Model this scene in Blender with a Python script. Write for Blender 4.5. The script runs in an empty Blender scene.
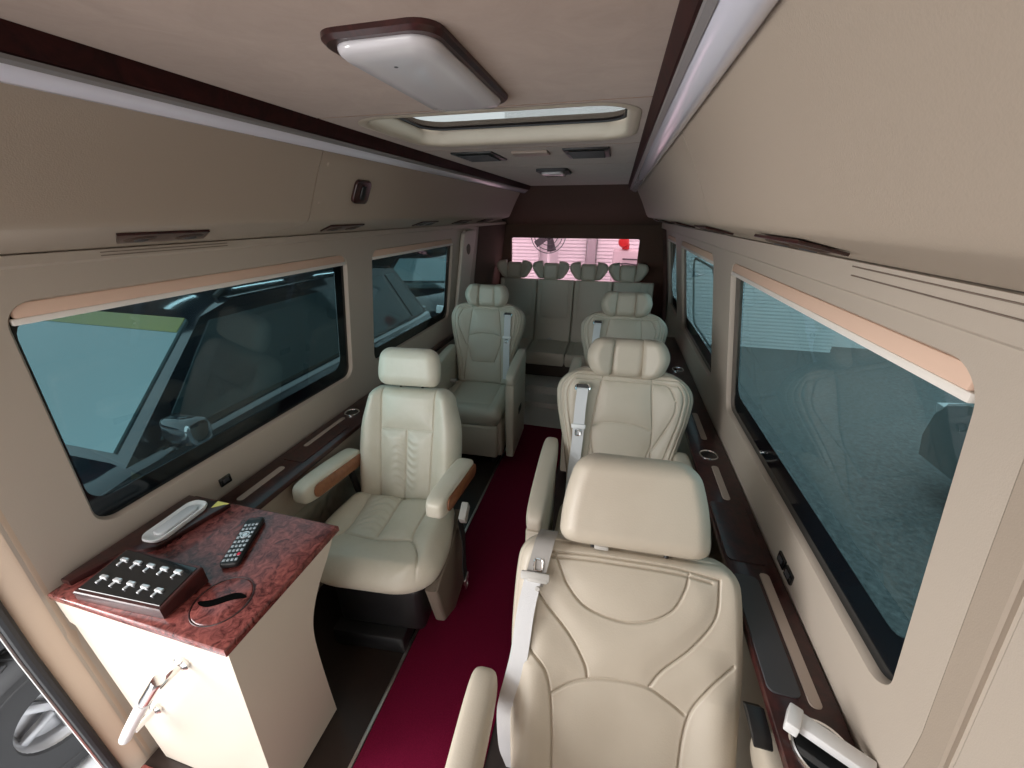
import bpy, bmesh, math, random
import numpy as np
from mathutils import Vector, Matrix

random.seed(7)
SC = bpy.context.scene
COL = SC.collection
PI = math.pi

# ------------------------------------------------------------------ camera
cam_d = bpy.data.cameras.new('camera')
cam_d.sensor_fit = 'HORIZONTAL'
cam_d.sensor_width = 36.0
cam_d.lens = 385.0 / 1024.0 * 36.0
cam_d.clip_start = 0.02
cam_d.clip_end = 200
cam = bpy.data.objects.new('camera', cam_d)
COL.objects.link(cam)
R = Matrix(((0.96861589, -0.10040247, -0.22738207),
            (0.24856239, 0.39125561, 0.88607888),
            (0.0, 0.91478871, -0.40393268)))          # columns: right, up, forward
cam.matrix_world = Matrix(((R[0][0], R[0][1], -R[0][2], 0.0),
                           (R[1][0], R[1][1], -R[1][2], 0.0),
                           (R[2][0], R[2][1], -R[2][2], 1.6),
                           (0, 0, 0, 1)))
SC.camera = cam

# ------------------------------------------------------------------ sky, daylight and fill
w = bpy.data.worlds.new('world')
SC.world = w
w.use_nodes = True
wn = w.node_tree
wn.nodes['Background'].inputs[0].default_value = (1.0, 0.98, 0.97, 1)
wn.nodes['Background'].inputs[1].default_value = 2.05


def area_light(name, loc, target, sx, sy, energy, color):
    d = bpy.data.lights.new(name, 'AREA')
    d.shape = 'RECTANGLE'
    d.size = sx
    d.size_y = sy
    d.energy = energy
    d.color = color
    o = bpy.data.objects.new(name, d)
    COL.objects.link(o)
    o.location = loc
    o.rotation_euler = (Vector(target) - Vector(loc)).to_track_quat('-Z', 'Y').to_euler()
    return o


area_light('windscreen_daylight', (-0.75, -1.25, 1.45), (-0.3, 1.6, 0.8), 1.1, 0.9, 8, (1.0, 0.97, 0.93))
area_light('open_door_daylight', (-2.3, -0.45, 1.1), (-0.4, 0.9, 0.7), 1.0, 1.5, 54, (1.0, 0.98, 0.96))
area_light('gap_fill_light', (-1.75, -0.5, 1.6), (-2.1, 0.4, -0.6), 0.7, 1.0, 22, (0.95, 0.98, 1.0))  # added fill lamp brightening the wheel and paving in the gap

SC.view_settings.view_transform = 'Standard'
SC.view_settings.look = 'None'
SC.view_settings.gamma = 1.0
SC.view_settings.exposure = 0.08
SC.view_settings.use_curve_mapping = False
SC.cycles.max_bounces = 10
SC.cycles.transparent_max_bounces = 12
SC.cycles.sample_clamp_indirect = 4.0
try:
    SC.cycles.use_denoising = True
except Exception:
    pass

# ------------------------------------------------------------------ materials
MATS = {}


def mat(name, color, rough=0.5, metal=0.0, coat=0.0, noise=None, bump=None, spec=0.5, sheen=0.0, emit=None):
    """noise = (scale, other colour, detail, lo, hi); bump = (scale, strength)."""
    m = bpy.data.materials.new(name)
    m.use_nodes = True
    nt = m.node_tree
    b = nt.nodes['Principled BSDF']
    b.inputs['Base Color'].default_value = (*color, 1)
    b.inputs['Roughness'].default_value = rough
    b.inputs['Metallic'].default_value = metal
    b.inputs['Coat Weight'].default_value = coat
    b.inputs['Coat Roughness'].default_value = 0.05
    b.inputs['Specular IOR Level'].default_value = spec
    b.inputs['Sheen Weight'].default_value = sheen
    tc = nt.nodes.new('ShaderNodeTexCoord')
    if noise:
        n = nt.nodes.new('ShaderNodeTexNoise')
        n.inputs['Scale'].default_value = noise[0]
        n.inputs['Detail'].default_value = noise[2]
        n.inputs['Roughness'].default_value = 0.65
        n.inputs['Distortion'].default_value = noise[5] if len(noise) > 5 else 0.0
        nt.links.new(tc.outputs['Object'], n.inputs['Vector'])
        r = nt.nodes.new('ShaderNodeValToRGB')
        r.color_ramp.elements[0].position = noise[3]
        r.color_ramp.elements[1].position = noise[4]
        r.color_ramp.elements[0].color = (*color, 1)
        r.color_ramp.elements[1].color = (*noise[1], 1)
        nt.links.new(n.outputs['Fac'], r.inputs['Fac'])
        nt.links.new(r.outputs['Color'], b.inputs['Base Color'])
    if bump:
        n2 = nt.nodes.new('ShaderNodeTexNoise')
        n2.inputs['Scale'].default_value = bump[0]
        n2.inputs['Detail'].default_value = 4
        nt.links.new(tc.outputs['Object'], n2.inputs['Vector'])
        bp = nt.nodes.new('ShaderNodeBump')
        bp.inputs['Strength'].default_value = bump[1]
        bp.inputs['Distance'].default_value = 0.004
        nt.links.new(n2.outputs['Fac'], bp.inputs['Height'])
        nt.links.new(bp.outputs['Normal'], b.inputs['Normal'])
    if emit:
        b.inputs['Emission Color'].default_value = (*emit[0], 1)
        b.inputs['Emission Strength'].default_value = emit[1]
    MATS[name] = m
    return m


def glass(name, tint, gloss=1.0, haze=None):
    """thin tinted pane: coloured transmission with a Fresnel reflection."""
    m = bpy.data.materials.new(name)
    m.use_nodes = True
    nt = m.node_tree
    nt.nodes.remove(nt.nodes['Principled BSDF'])
    out = nt.nodes['Material Output']
    t = nt.nodes.new('ShaderNodeBsdfTransparent')
    t.inputs[0].default_value = (*tint, 1)
    g = nt.nodes.new('ShaderNodeBsdfGlossy')
    g.inputs['Roughness'].default_value = 0.02
    g.inputs[0].default_value = (gloss, gloss, gloss, 1)
    f = nt.nodes.new('ShaderNodeFresnel')
    f.inputs[0].default_value = 1.5
    mx = nt.nodes.new('ShaderNodeMixShader')
    gm = nt.nodes.new('ShaderNodeNewGeometry')
    sub = nt.nodes.new('ShaderNodeMath')
    sub.operation = 'SUBTRACT'
    sub.inputs[0].default_value = 1.0
    nt.links.new(gm.outputs['Backfacing'], sub.inputs[1])
    mul = nt.nodes.new('ShaderNodeMath')
    mul.operation = 'MULTIPLY'
    nt.links.new(f.outputs[0], mul.inputs[0])
    nt.links.new(sub.outputs[0], mul.inputs[1])
    nt.links.new(mul.outputs[0], mx.inputs[0])
    src = t
    if haze:
        d = nt.nodes.new('ShaderNodeBsdfDiffuse')
        d.inputs[0].default_value = (*haze[0], 1)
        m2 = nt.nodes.new('ShaderNodeMixShader')
        m2.inputs[0].default_value = haze[1]
        nt.links.new(t.outputs[0], m2.inputs[1])
        nt.links.new(d.outputs[0], m2.inputs[2])
        src = m2
    nt.links.new(src.outputs[0], mx.inputs[1])
    nt.links.new(g.outputs[0], mx.inputs[2])
    nt.links.new(mx.outputs[0], out.inputs[0])
    MATS[name] = m
    return m


LEA = mat('cream_leather', (0.55, 0.485, 0.395), 0.45, bump=(260, 0.10), noise=(6, (0.52, 0.455, 0.368), 3, 0.35, 0.7))
LEAW = mat('ivory_leather', (0.66, 0.62, 0.52), 0.36, bump=(90, 0.16), noise=(7, (0.60, 0.56, 0.45), 4, 0.4, 0.75))
LEAG = mat('stone_leather', (0.52, 0.47, 0.385), 0.45, bump=(260, 0.10))
VINYL = mat('beige_vinyl', (0.395, 0.325, 0.26), 0.55, bump=(420, 0.10))
WALLM = mat('wall_vinyl', (0.50, 0.43, 0.36), 0.5, bump=(420, 0.08))
SUEDE = mat('suede_headliner', (0.30, 0.205, 0.155), 0.9, noise=(9, (0.355, 0.25, 0.195), 5, 0.35, 0.7, 1.2), bump=(60, 0.10), sheen=0.3)
DKSUEDE = mat('dark_suede', (0.10, 0.062, 0.045), 0.95)
ROSE = mat('dark_rosewood', (0.018, 0.006, 0.006), 0.30, coat=0.15, noise=(14, (0.075, 0.016, 0.014), 6, 0.35, 0.8, 2.0))
ROSET = mat('matt_rosewood', (0.020, 0.007, 0.007), 0.5, spec=0.12, noise=(14, (0.05, 0.012, 0.011), 6, 0.35, 0.8, 2.0))
BURL = mat('red_burl', (0.055, 0.010, 0.010), 0.24, coat=0.25, noise=(38, (0.36, 0.10, 0.085), 9, 0.36, 0.72, 1.5))
WOOD = mat('walnut_inlay', (0.33, 0.125, 0.05), 0.3, coat=0.3, noise=(22, (0.20, 0.065, 0.025), 5, 0.35, 0.7, 2.5))
CARPET = mat('wine_carpet', (0.105, 0.002, 0.018), 0.95, noise=(420, (0.175, 0.006, 0.034), 2, 0.3, 0.8), bump=(520, 0.35), spec=0.1)
FLOORM = mat('brown_floor', (0.022, 0.014, 0.011), 0.35, noise=(5, (0.034, 0.021, 0.017), 4, 0.4, 0.7))
GREYC = mat('grey_felt', (0.44, 0.42, 0.38), 0.95, noise=(120, (0.52, 0.49, 0.45), 3, 0.3, 0.7), bump=(300, 0.3))
CHROME = mat('chrome', (0.86, 0.86, 0.86), 0.10, metal=1.0)
ALU = mat('aluminium', (0.70, 0.69, 0.66), 0.30, metal=1.0)
BLACK = mat('black_plastic', (0.012, 0.012, 0.013), 0.4)
VOID = mat('slot_black', (0.004, 0.004, 0.004), 0.9, spec=0.0)
GLBLACK = mat('gloss_black', (0.008, 0.009, 0.010), 0.07, coat=0.5)
RUBBER = mat('rubber', (0.014, 0.015, 0.018), 0.55)
GREYP = mat('dark_grey_plastic', (0.05, 0.05, 0.055), 0.55)
WHITE = mat('white_plastic', (0.80, 0.80, 0.80), 0.3)
DESKW = mat('ivory_laminate', (0.66, 0.59, 0.50), 0.35)
BUTTON = mat('silver_button', (0.75, 0.76, 0.78), 0.25, metal=0.6)
RED = mat('red_button', (0.6, 0.02, 0.06), 0.35)
YELLOW = mat('yellow_sticker', (0.80, 0.72, 0.20), 0.5)
BELT = mat('grey_webbing', (0.33, 0.31, 0.29), 0.6, bump=(600, 0.25))
BELTL = mat('pale_webbing', (0.66, 0.66, 0.67), 0.55, bump=(600, 0.25))
BUCKLE = mat('buckle_plastic', (0.50, 0.48, 0.45), 0.4)
STRIP = mat('acrylic_cover', (0.74, 0.74, 0.84), 0.16, coat=0.5)
STRIPE = mat('grey_extrusion', (0.22, 0.21, 0.21), 0.4)
LENS = mat('frosted_lens', (0.62, 0.60, 0.62), 0.16, coat=0.4)
TAN = mat('tan_blind', (0.74, 0.52, 0.40), 0.7)
BLINDBAR = mat('blind_bar', (0.85, 0.80, 0.74), 0.45)
QUILT = mat('quilted_leather', (0.30, 0.27, 0.21), 0.5)
INLAY = mat('taupe_inlay', (0.40, 0.32, 0.27), 0.4)
FRIT = mat('frit', (0.004, 0.007, 0.010), 0.10)
MESHM = mat('speaker_cloth', (0.20, 0.16, 0.13), 0.9)
CARB = mat('black_car_paint', (0.010, 0.012, 0.016), 0.10, coat=1.0)
CARS = mat('silver_car_paint', (0.45, 0.47, 0.48), 0.25, metal=0.6, coat=0.6)
CARG = mat('pale_car_paint', (0.17, 0.19, 0.19), 0.4, coat=0.3)
CARGL = mat('car_glass', (0.035, 0.05, 0.055), 0.05, coat=0.4)
CARWS = mat('car_windscreen', (0.14, 0.20, 0.21), 0.06, coat=0.4)  # base lightened to carry the reflection in the screen
OLIVE = mat('painted_reflection', (0.16, 0.15, 0.03), 0.2)  # olive stands for a yellow reflection on the glass
TYRE = mat('tyre_rubber', (0.05, 0.052, 0.056), 0.7)
RIM = mat('alloy_rim', (0.55, 0.56, 0.58), 0.3, metal=0.8)
TILE = mat('pale_paving', (0.80, 0.82, 0.85), 0.5, noise=(3, (0.72, 0.74, 0.77), 5, 0.4, 0.7))
ASPH = mat('asphalt', (0.10, 0.11, 0.11), 0.9, noise=(26, (0.26, 0.27, 0.27), 8, 0.35, 0.7), bump=(80, 0.6))
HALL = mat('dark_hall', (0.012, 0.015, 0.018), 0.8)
SHUT = mat('white_shutter', (0.86, 0.86, 0.86), 0.6)
TUBE = mat('tube_lamp', (1, 1, 1), 0.5, emit=((0.9, 0.97, 1.0), 6.0))
UMBER = mat('umber_plastic', (0.06, 0.035, 0.025), 0.45)
FANM = mat('fan_dark', (0.05, 0.05, 0.055), 0.5)
REDCAR = mat('red_enamel', (0.55, 0.02, 0.02), 0.35)
G_TEAL = glass('teal_tint', (0.43, 0.57, 0.60), 0.8)
G_PINK = glass('pink_tint', (1.0, 0.80, 0.87), 0.25)
G_ROOF = glass('roof_tint', (0.63, 0.67, 0.68), 0.4)

# ------------------------------------------------------------------ mesh helpers


class MB:
    def __init__(s):
        s.v = []
        s.f = []

    def add(s, v, f):
        o = len(s.v)
        s.v += [tuple(map(float, p)) for p in v]
        s.f += [[i + o for i in q] for q in f]
        return s

    def box(s, c, d, r=0.0, seg=2, M=None):
        bm = bmesh.new()
        bmesh.ops.create_cube(bm, size=1.0)
        for v in bm.verts:
            v.co = Vector((v.co.x * d[0], v.co.y * d[1], v.co.z * d[2]))
        if r > 0:
            bmesh.ops.bevel(bm, geom=list(bm.edges), offset=r, segments=seg, profile=0.5, affect='EDGES')
        return s._bm(bm, c, M)

    def _bm(s, bm, c=(0, 0, 0), M=None):
        bm.verts.index_update()
        T = Matrix.Translation(Vector(c))
        if M is not None:
            T = T @ M.to_4x4()
        vs = [T @ v.co for v in bm.verts]
        fs = [[v.index for v in f.verts] for f in bm.faces]
        bm.free()
        return s.add(vs, fs)

    def prism(s, poly, frame, a, b, r=0.0, seg=2):
        """extrude a polygon (list of (p,q)) from a to b; frame(p,q,t) -> xyz."""
        bm = bmesh.new()
        n = len(poly)
        A = [bm.verts.new(frame(p, q, a)) for p, q in poly]
        B = [bm.verts.new(frame(p, q, b)) for p, q in poly]
        fa = bm.faces.new(A)
        fb = bm.faces.new(list(reversed(B)))
        for i in range(n):
            j = (i + 1) % n
            bm.faces.new([A[j], A[i], B[i], B[j]])
        bmesh.ops.recalc_face_normals(bm, faces=list(bm.faces))
        if r > 0:
            e = list(fa.edges) + list(fb.edges)
            bmesh.ops.bevel(bm, geom=e, offset=r, segments=seg, profile=0.5, affect='EDGES')
        return s._bm(bm)

    def tube(s, pts, r, n=10, closed=False):
        P = [Vector(p) for p in pts]
        rs = r if isinstance(r, (list, tuple)) else [r] * len(P)
        t0 = (P[1] - P[0]).normalized()
        up = Vector((0, 0, 1)) if abs(t0.z) < 0.9 else Vector((1, 0, 0))
        nrm = t0.cross(up).normalized()
        vs, fs = [], []
        m = len(P)
        for i, p in enumerate(P):
            if closed:
                t = (P[(i + 1) % m] - P[i - 1]).normalized()
            else:
                t = (P[min(i + 1, m - 1)] - P[max(i - 1, 0)]).normalized()
            nrm = (nrm - t * nrm.dot(t)).normalized()
            bn = t.cross(nrm)
            for k in range(n):
                a = 2 * PI * k / n
                vs.append(p + (nrm * math.cos(a) + bn * math.sin(a)) * rs[i])
        for i in range(m if closed else m - 1):
            j = (i + 1) % m
            for k in range(n):
                l = (k + 1) % n
                fs.append([i * n + k, i * n + l, j * n + l, j * n + k])
        if not closed:
            fs.append(list(range(n - 1, -1, -1)))
            fs.append([(m - 1) * n + k for k in range(n)])
        return s.add(vs, fs)

    def ribbon(s, pts, wdir, width, th):
        """flat strap of given thickness along pts."""
        P = [Vector(p) for p in pts]
        W = Vector(wdir).normalized()
        vs, fs = [], []
        m = len(P)
        for i, p in enumerate(P):
            t = (P[min(i + 1, m - 1)] - P[max(i - 1, 0)]).normalized()
            n = t.cross(W).normalized()
            wd = width[i] if isinstance(width, (list, tuple)) else width
            for a, b in ((-1, -1), (1, -1), (1, 1), (-1, 1)):
                vs.append(p + W * (a * wd / 2) + n * (b * th / 2))
        for i in range(m - 1):
            for k in range(4):
                l = (k + 1) % 4
                fs.append([i * 4 + k, i * 4 + l, i * 4 + 4 + l, i * 4 + 4 + k])
        fs.append([3, 2, 1, 0])
        fs.append([(m - 1) * 4 + k for k in range(4)])
        return s.add(vs, fs)

    def lathe(s, prof, n=32, c=(0, 0, 0), M=None, closed=False):
        vs, fs = [], []
        for r, z in prof:
            for k in range(n):
                a = 2 * PI * k / n
                vs.append(Vector((r * math.cos(a), r * math.sin(a), z)))
        m = len(prof)
        for i in range(m if closed else m - 1):
            j = (i + 1) % m
            for k in range(n):
                l = (k + 1) % n
                fs.append([i * n + k, i * n + l, j * n + l, j * n + k])
        if not closed:
            if prof[0][0] > 1e-6:
                fs.append(list(range(n - 1, -1, -1)))
            if prof[-1][0] > 1e-6:
                fs.append([(m - 1) * n + k for k in range(n)])
        if M is not None:
            vs = [M @ v for v in vs]
        vs = [v + Vector(c) for v in vs]
        return s.add(vs, fs)

    def loft(s, rings, closed_ring=True, caps=True):
        n = len(rings[0])
        vs = [p for r_ in rings for p in r_]
        fs = []
        for i in range(len(rings) - 1):
            for k in range(n if closed_ring else n - 1):
                l = (k + 1) % n
                fs.append([i * n + k, i * n + l, (i + 1) * n + l, (i + 1) * n + k])
        if caps and closed_ring:
            fs.append(list(range(n - 1, -1, -1)))
            fs.append([(len(rings) - 1) * n + k for k in range(n)])
        return s.add(vs, fs)


def obj(name, mb, m, parent=None, smooth=True, angle=35):
    me = bpy.data.meshes.new(name)
    me.from_pydata(mb.v, [], mb.f)
    bm = bmesh.new()
    bm.from_mesh(me)
    bmesh.ops.remove_doubles(bm, verts=list(bm.verts), dist=1e-5)
    bmesh.ops.recalc_face_normals(bm, faces=list(bm.faces))
    bm.to_mesh(me)
    bm.free()
    me.materials.append(m)
    if smooth:
        me.polygons.foreach_set('use_smooth', [True] * len(me.polygons))
        if angle < 180:
            me.set_sharp_from_angle(angle=math.radians(angle))
    o = bpy.data.objects.new(name, me)
    COL.objects.link(o)
    if parent:
        o.parent = parent
    return o


def tag(o, label, cat, group=None):
    o['label'] = label
    o['category'] = cat
    if group:
        o['group'] = group
    return o


def thing(name, label, cat, loc=(0, 0, 0), rz=0.0, group=None):
    o = bpy.data.objects.new(name, None)
    COL.objects.link(o)
    o.empty_display_size = 0.05
    o.location = loc
    o.rotation_euler = (0, 0, rz)
    return tag(o, label, cat, group)


def struct(o):
    o['kind'] = 'structure'
    return o


def dup(root, loc, rz, label):
    r = root.copy()
    COL.objects.link(r)
    r.location = loc
    r.rotation_euler = (0, 0, rz)
    r['label'] = label
    for ch in list(root.children):
        c = ch.copy()
        COL.objects.link(c)
        c.parent = r
        for g in list(ch.children):
            d = g.copy()
            COL.objects.link(d)
            d.parent = c
    return r


def catmull(pts, k=8):
    P = [np.array(p, float) for p in pts]
    P = [2 * P[0] - P[1]] + P + [2 * P[-1] - P[-2]]
    out = []
    for i in range(1, len(P) - 2):
        a, b, c, d = P[i - 1:i + 3]
        for j in range(k):
            t = j / k
            out.append(0.5 * (2 * b + (c - a) * t + (2 * a - 5 * b + 4 * c - d) * t * t + (3 * b - a - 3 * c + d) * t ** 3))
    out.append(P[-2])
    return [tuple(p) for p in out]


def interp(prof, v):
    pv = np.array([p[0] for p in prof])
    ph = np.array([p[1] for p in prof])
    # smooth (pchip-like) interpolation through a dense catmull polyline
    c = np.array(catmull(list(zip(pv, ph)), 10))
    o = np.argsort(c[:, 0])
    return np.interp(v, c[o, 0], c[o, 1])


def pad(prof, T, Tb, re=0.03, rc=0.05, rcb=None, seams=(), gd=0.0045, gw=0.0035, puff=0.008, pr=0.03, nu=80, nv=80,
        edge_lines=(), edge_vmin=None, extra=None, O=(0, 0, 0), U=(1, 0, 0), V=(0, 0, 1), N=(0, -1, 0), bend=None, anchor=0):
    """A stuffed leather pad: outline half-width prof [(v,hw)], front thickness T, rear Tb, rounded rim, sewn seams."""
    rcb = rc if rcb is None else rcb
    v0, v1 = prof[0][0], prof[-1][0]
    t = np.linspace(0, 1, nv)
    t = 0.6 * t + 0.4 * (0.5 - 0.5 * np.cos(PI * t))
    vv = v0 + (v1 - v0) * t
    hw = interp(prof, vv)
    dt = np.clip(v1 - vv, 0, rc)
    hw = hw - (rc - np.sqrt(np.maximum(rc * rc - (rc - dt) ** 2, 0)))
    db = np.clip(vv - v0, 0, rcb)
    hw = hw - (rcb - np.sqrt(np.maximum(rcb * rcb - (rcb - db) ** 2, 0)))
    hw = np.maximum(hw, 0.004)
    s = np.linspace(-1, 1, nu)
    s = 0.6 * s + 0.4 * np.sin(s * PI / 2)
    UU = hw[:, None] * (s[None, :] + anchor)
    VV = np.repeat(vv[:, None], nu, 1)
    du = (1 - np.abs(s))[None, :] * hw[:, None]
    dv = np.minimum(VV - v0, v1 - VV)

    def rim(d, r):
        q = 1 - np.clip(d / r, 0, 1)
        return np.sqrt(np.maximum(1 - q * q, 0))
    e = rim(du, re) * rim(dv, re)
    D = np.full(UU.shape, 9.0)
    for sm in seams:
        pl = np.array(sm if len(sm) == 2 else catmull(sm, 8))
        for a, b in zip(pl[:-1], pl[1:]):
            ab = b - a
            L = float(ab @ ab) + 1e-12
            q = np.clip(((UU - a[0]) * ab[0] + (VV - a[1]) * ab[1]) / L, 0, 1)
            d = np.hypot(UU - a[0] - q * ab[0], VV - a[1] - q * ab[1])
            D = np.minimum(D, d)
    ed = np.minimum(du, v1 - VV)
    for x in edge_lines:
        d = np.abs(ed - x)
        if edge_vmin is not None:
            d = d + np.clip(edge_vmin - VV, 0, 1)
        D = np.minimum(D, d)
    W = T * e
    if len(seams) or len(edge_lines):
        soft = 1 - np.exp(-D / pr)
        for ax, n_ in ((0, nv), (1, nu)):
            kk = max(1, n_ // 60)
            for _ in range(3):
                pd = np.pad(soft, [(kk, kk) if a == ax else (0, 0) for a in (0, 1)], mode='edge')
                cs = np.cumsum(pd, axis=ax)
                z0 = np.zeros_like(np.take(cs, [0], axis=ax))
                cs = np.concatenate([z0, cs], axis=ax)
                w2 = 2 * kk + 1
                m_ = soft.shape[ax]
                soft = (np.take(cs, range(w2, w2 + m_), axis=ax) - np.take(cs, range(0, m_), axis=ax)) / w2
        W = W + e * (puff * soft - puff - gd * np.exp(-(D / gw) ** 2))
    if extra is not None:
        W = W + extra(UU, VV) * e
    Wb = -Tb * rim(du, min(re * 1.2, Tb * 2)) * rim(dv, min(re * 1.2, Tb * 2))
    O, U, V, N = (np.array(a, float) for a in (O, U, V, N))

    def pos(Wx):
        u, v, w_ = UU, VV, Wx
        if bend is not None:
            u, v, w_ = bend(u, v, w_)
        return (O + u[..., None] * U + v[..., None] * V + w_[..., None] * N).reshape(-1, 3)
    mb = MB()
    fr, bk = pos(W), pos(Wb)
    fs = []
    for i in range(nv - 1):
        for j in range(nu - 1):
            a = i * nu + j
            fs.append([a, a + 1, a + nu + 1, a + nu])
    mb.add(fr, fs)
    mb.add(bk, [list(reversed(f)) for f in fs])
    # close the rim where front and rear edges do not coincide
    o = nu * nv
    loop = [j for j in range(nu)] + [i * nu + nu - 1 for i in range(1, nv)] + \
           [(nv - 1) * nu + j for j in range(nu - 2, -1, -1)] + [i * nu for i in range(nv - 2, 0, -1)]
    for a, b in zip(loop, loop[1:] + loop[:1]):
        if np.linalg.norm(fr[a] - bk[a]) > 2e-5 or np.linalg.norm(fr[b] - bk[b]) > 2e-5:
            mb.f.append([a, b, b + o, a + o])
    return mb


def back_frame(y, z, lean):
    l = math.radians(lean)
    return dict(O=(0, y, z), U=(1, 0, 0), V=(0, math.sin(l), math.cos(l)), N=(0, -math.cos(l), math.sin(l)))


def on(fr, u, v, w_=0.0):
    O, U, V, N = (Vector(fr[k]) for k in 'OUVN')
    return O + U * u + V * v + N * w_


FLATF = dict(U=(1, 0, 0), V=(0, 1, 0), N=(0, 0, 1))


def rrect(y0, y1, z0, z1, r, k=7):
    """rounded rectangle loop, k (odd) points per corner, starting at lower right going counter-clockwise."""
    out = []
    for (cy, cz, a0) in ((y1 - r, z0 + r, -90), (y1 - r, z1 - r, 0), (y0 + r, z1 - r, 90), (y0 + r, z0 + r, 180)):
        for i in range(k):
            a = math.radians(a0 + 90 * i / (k - 1))
            out.append((cy + r * math.cos(a), cz + r * math.sin(a)))
    return out


def rect_like(y0, y1, z0, z1, r, k=7):
    """points of the sharp rectangle that pair with rrect()."""
    out = []
    h = (k - 1) // 2
    cor = ((y1, z0), (y1, z1), (y0, z1), (y0, z0))
    ins = (((-r, 0), (0, r)), ((0, -r), (-r, 0)), ((r, 0), (0, -r)), ((0, r), (r, 0)))
    for (c, (a, b)) in zip(cor, ins):
        for i in range(k):
            if i <= h:
                q = 1 - i / h
                out.append((c[0] + a[0] * q, c[1] + a[1] * q))
            else:
                q = (i - h) / h
                out.append((c[0] + b[0] * q, c[1] + b[1] * q))
    return out


# ------------------------------------------------------------------ the van shell
CX = -0.36          # centre line of the cabin


def xl(z):
    if z >= 0.60:
        return -1.234 + 0.135 * (z - 0.875)
    return xl(0.60) - 0.05 * (0.60 - z)


def xr(z):
    if z >= 0.875:
        return 0.516 - 0.171 * (z - 0.875)
    return 0.516 + 0.06 * (0.875 - z) if z > 0.6 else 0.5325


YEND = 4.30
WZ0, WZ1 = 0.845, 1.440
ZA, ZB = 0.79, 1.462        # strip of wall that holds the windows
LWIN = [(0.476, 1.558), (1.752, 2.795)]
RWIN = [(0.527, 1.652), (1.955, 2.97), (3.25, 3.80)]


def side_wall(name, xf, sgn, wins, y0, r=0.055):
    mb = MB()
    bounds = [y0] + [(a[1] + b[0]) / 2 for a, b in zip(wins[:-1], wins[1:])] + [YEND]
    k = 9
    th = 0.024 * sgn
    for (a, b), ya, yb in zip(wins, bounds[:-1], bounds[1:]):
        i_ = rrect(a, b, WZ0, WZ1, r, k)
        o_ = rect_like(ya, yb, ZA, ZB, r, k)
        i2 = rrect(a + 0.007, b - 0.007, WZ0 + 0.007, WZ1 - 0.007, r - 0.007, k)
        n = len(i_)
        P = [(xf(z), y, z) for y, z in o_] + [(xf(z), y, z) for y, z in i_] + \
            [(xf(z) + 0.010 * sgn, y, z) for y, z in i2] + [(xf(z) + th, y, z) for y, z in i2]
        fs = []
        for q in range(3):
            for t in range(n):
                u = (t + 1) % n
                fs.append([q * n + t, q * n + u, q * n + n + u, q * n + n + t])
        mb.add(P, fs)
    # below and above the windows
    zs = [0.0, 0.3, 0.60, ZA]
    for za, zb in zip(zs[:-1], zs[1:]):
        mb.add([(xf(za), y0, za), (xf(za), YEND, za), (xf(zb), YEND, zb), (xf(zb), y0, zb)], [[0, 1, 2, 3]])
    zf = 1.474 if sgn > 0 else 1.504
    p = [(xf(ZB), ZB), (xf(zf - 0.003), zf - 0.003), (xf(zf + 0.003) - 0.010 * sgn, zf + 0.003), (xf(1.526) - 0.010 * sgn, 1.526), (xf(1.526) + 0.022 * sgn, 1.536), (xf(1.526) + 0.03 * sgn, 1.86)]
    for (xa, za), (xb, zb) in zip(p[:-1], p[1:]):
        mb.add([(xa, y0, za), (xa, YEND, za), (xb, YEND, zb), (xb, y0, zb)], [[0, 1, 2, 3]])
    return struct(obj(name, mb, WALLM, angle=40))


side_wall('wall_left', xl, -1, LWIN, 0.335)
side_wall('wall_right', xr, 1, RWIN, -0.35)


def window(idx, xf, sgn, a, b, bottom_frit=0.07):
    """tinted pane with a black printed border and a rolled tan blind at the top."""
    off = 0.020 * sgn
    mb = MB()
    lp = rrect(a - 0.004, b + 0.004, WZ0 - 0.004, WZ1 + 0.004, 0.055, 7)
    n = len(lp)
    mb.add([(xf(z) + off, y, z) for y, z in lp] + [(xf(z) + off + 0.004 * sgn, y, z) for y, z in lp],
           [list(range(n)), list(range(2 * n - 1, n - 1, -1))] + [[i, (i + 1) % n, n + (i + 1) % n, n + i] for i in range(n)])
    g = struct(obj('window_%d' % idx, mb, G_TEAL, angle=30))
    mb = MB()
    i_ = rrect(a + 0.014, b - (0.10 if sgn > 0 else 0.07), WZ0 + bottom_frit, WZ1 - 0.03, 0.05, 7)
    o = off - 0.002 * sgn
    mb.add([(xf(z) + o, y, z) for y, z in lp] + [(xf(z) + o, y, z) for y, z in i_] +
           [(xf(z) + o - 0.001 * sgn, y, z) for y, z in lp] + [(xf(z) + o - 0.001 * sgn, y, z) for y, z in i_],
           [[i, (i + 1) % n, n + (i + 1) % n, n + i] for i in range(n)] +
           [[2 * n + i, 2 * n + (i + 1) % n, 3 * n + (i + 1) % n, 3 * n + i] for i in range(n)] +
           [[n + i, n + (i + 1) % n, 3 * n + (i + 1) % n, 3 * n + i] for i in range(n)])
    f = obj('frit_border', mb, FRIT, g, angle=30)
    # blind: a cloth strip just under the top of the opening
    mb = MB()
    zt = WZ1 - 0.006
    mb.box(((xf(zt) + 0.0105 * sgn), (a + b) / 2, zt - 0.014), (0.013, b - a - 0.03, 0.030), 0.004)
    bl = obj('roller_blind', mb, TAN, g)
    mb = MB()
    mb.box((xf(zt) + 0.0105 * sgn, (a + b) / 2, zt - 0.0355), (0.011, b - a - 0.018, 0.014), 0.003)
    obj('blind_bar', mb, BLINDBAR, bl)
    return g


wi = 1
for a, b in LWIN:
    window(wi, xl, -1, a, b)
    wi += 1
for a, b in RWIN:
    window(wi, xr, 1, a, b, 0.105)
    wi += 1
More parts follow.
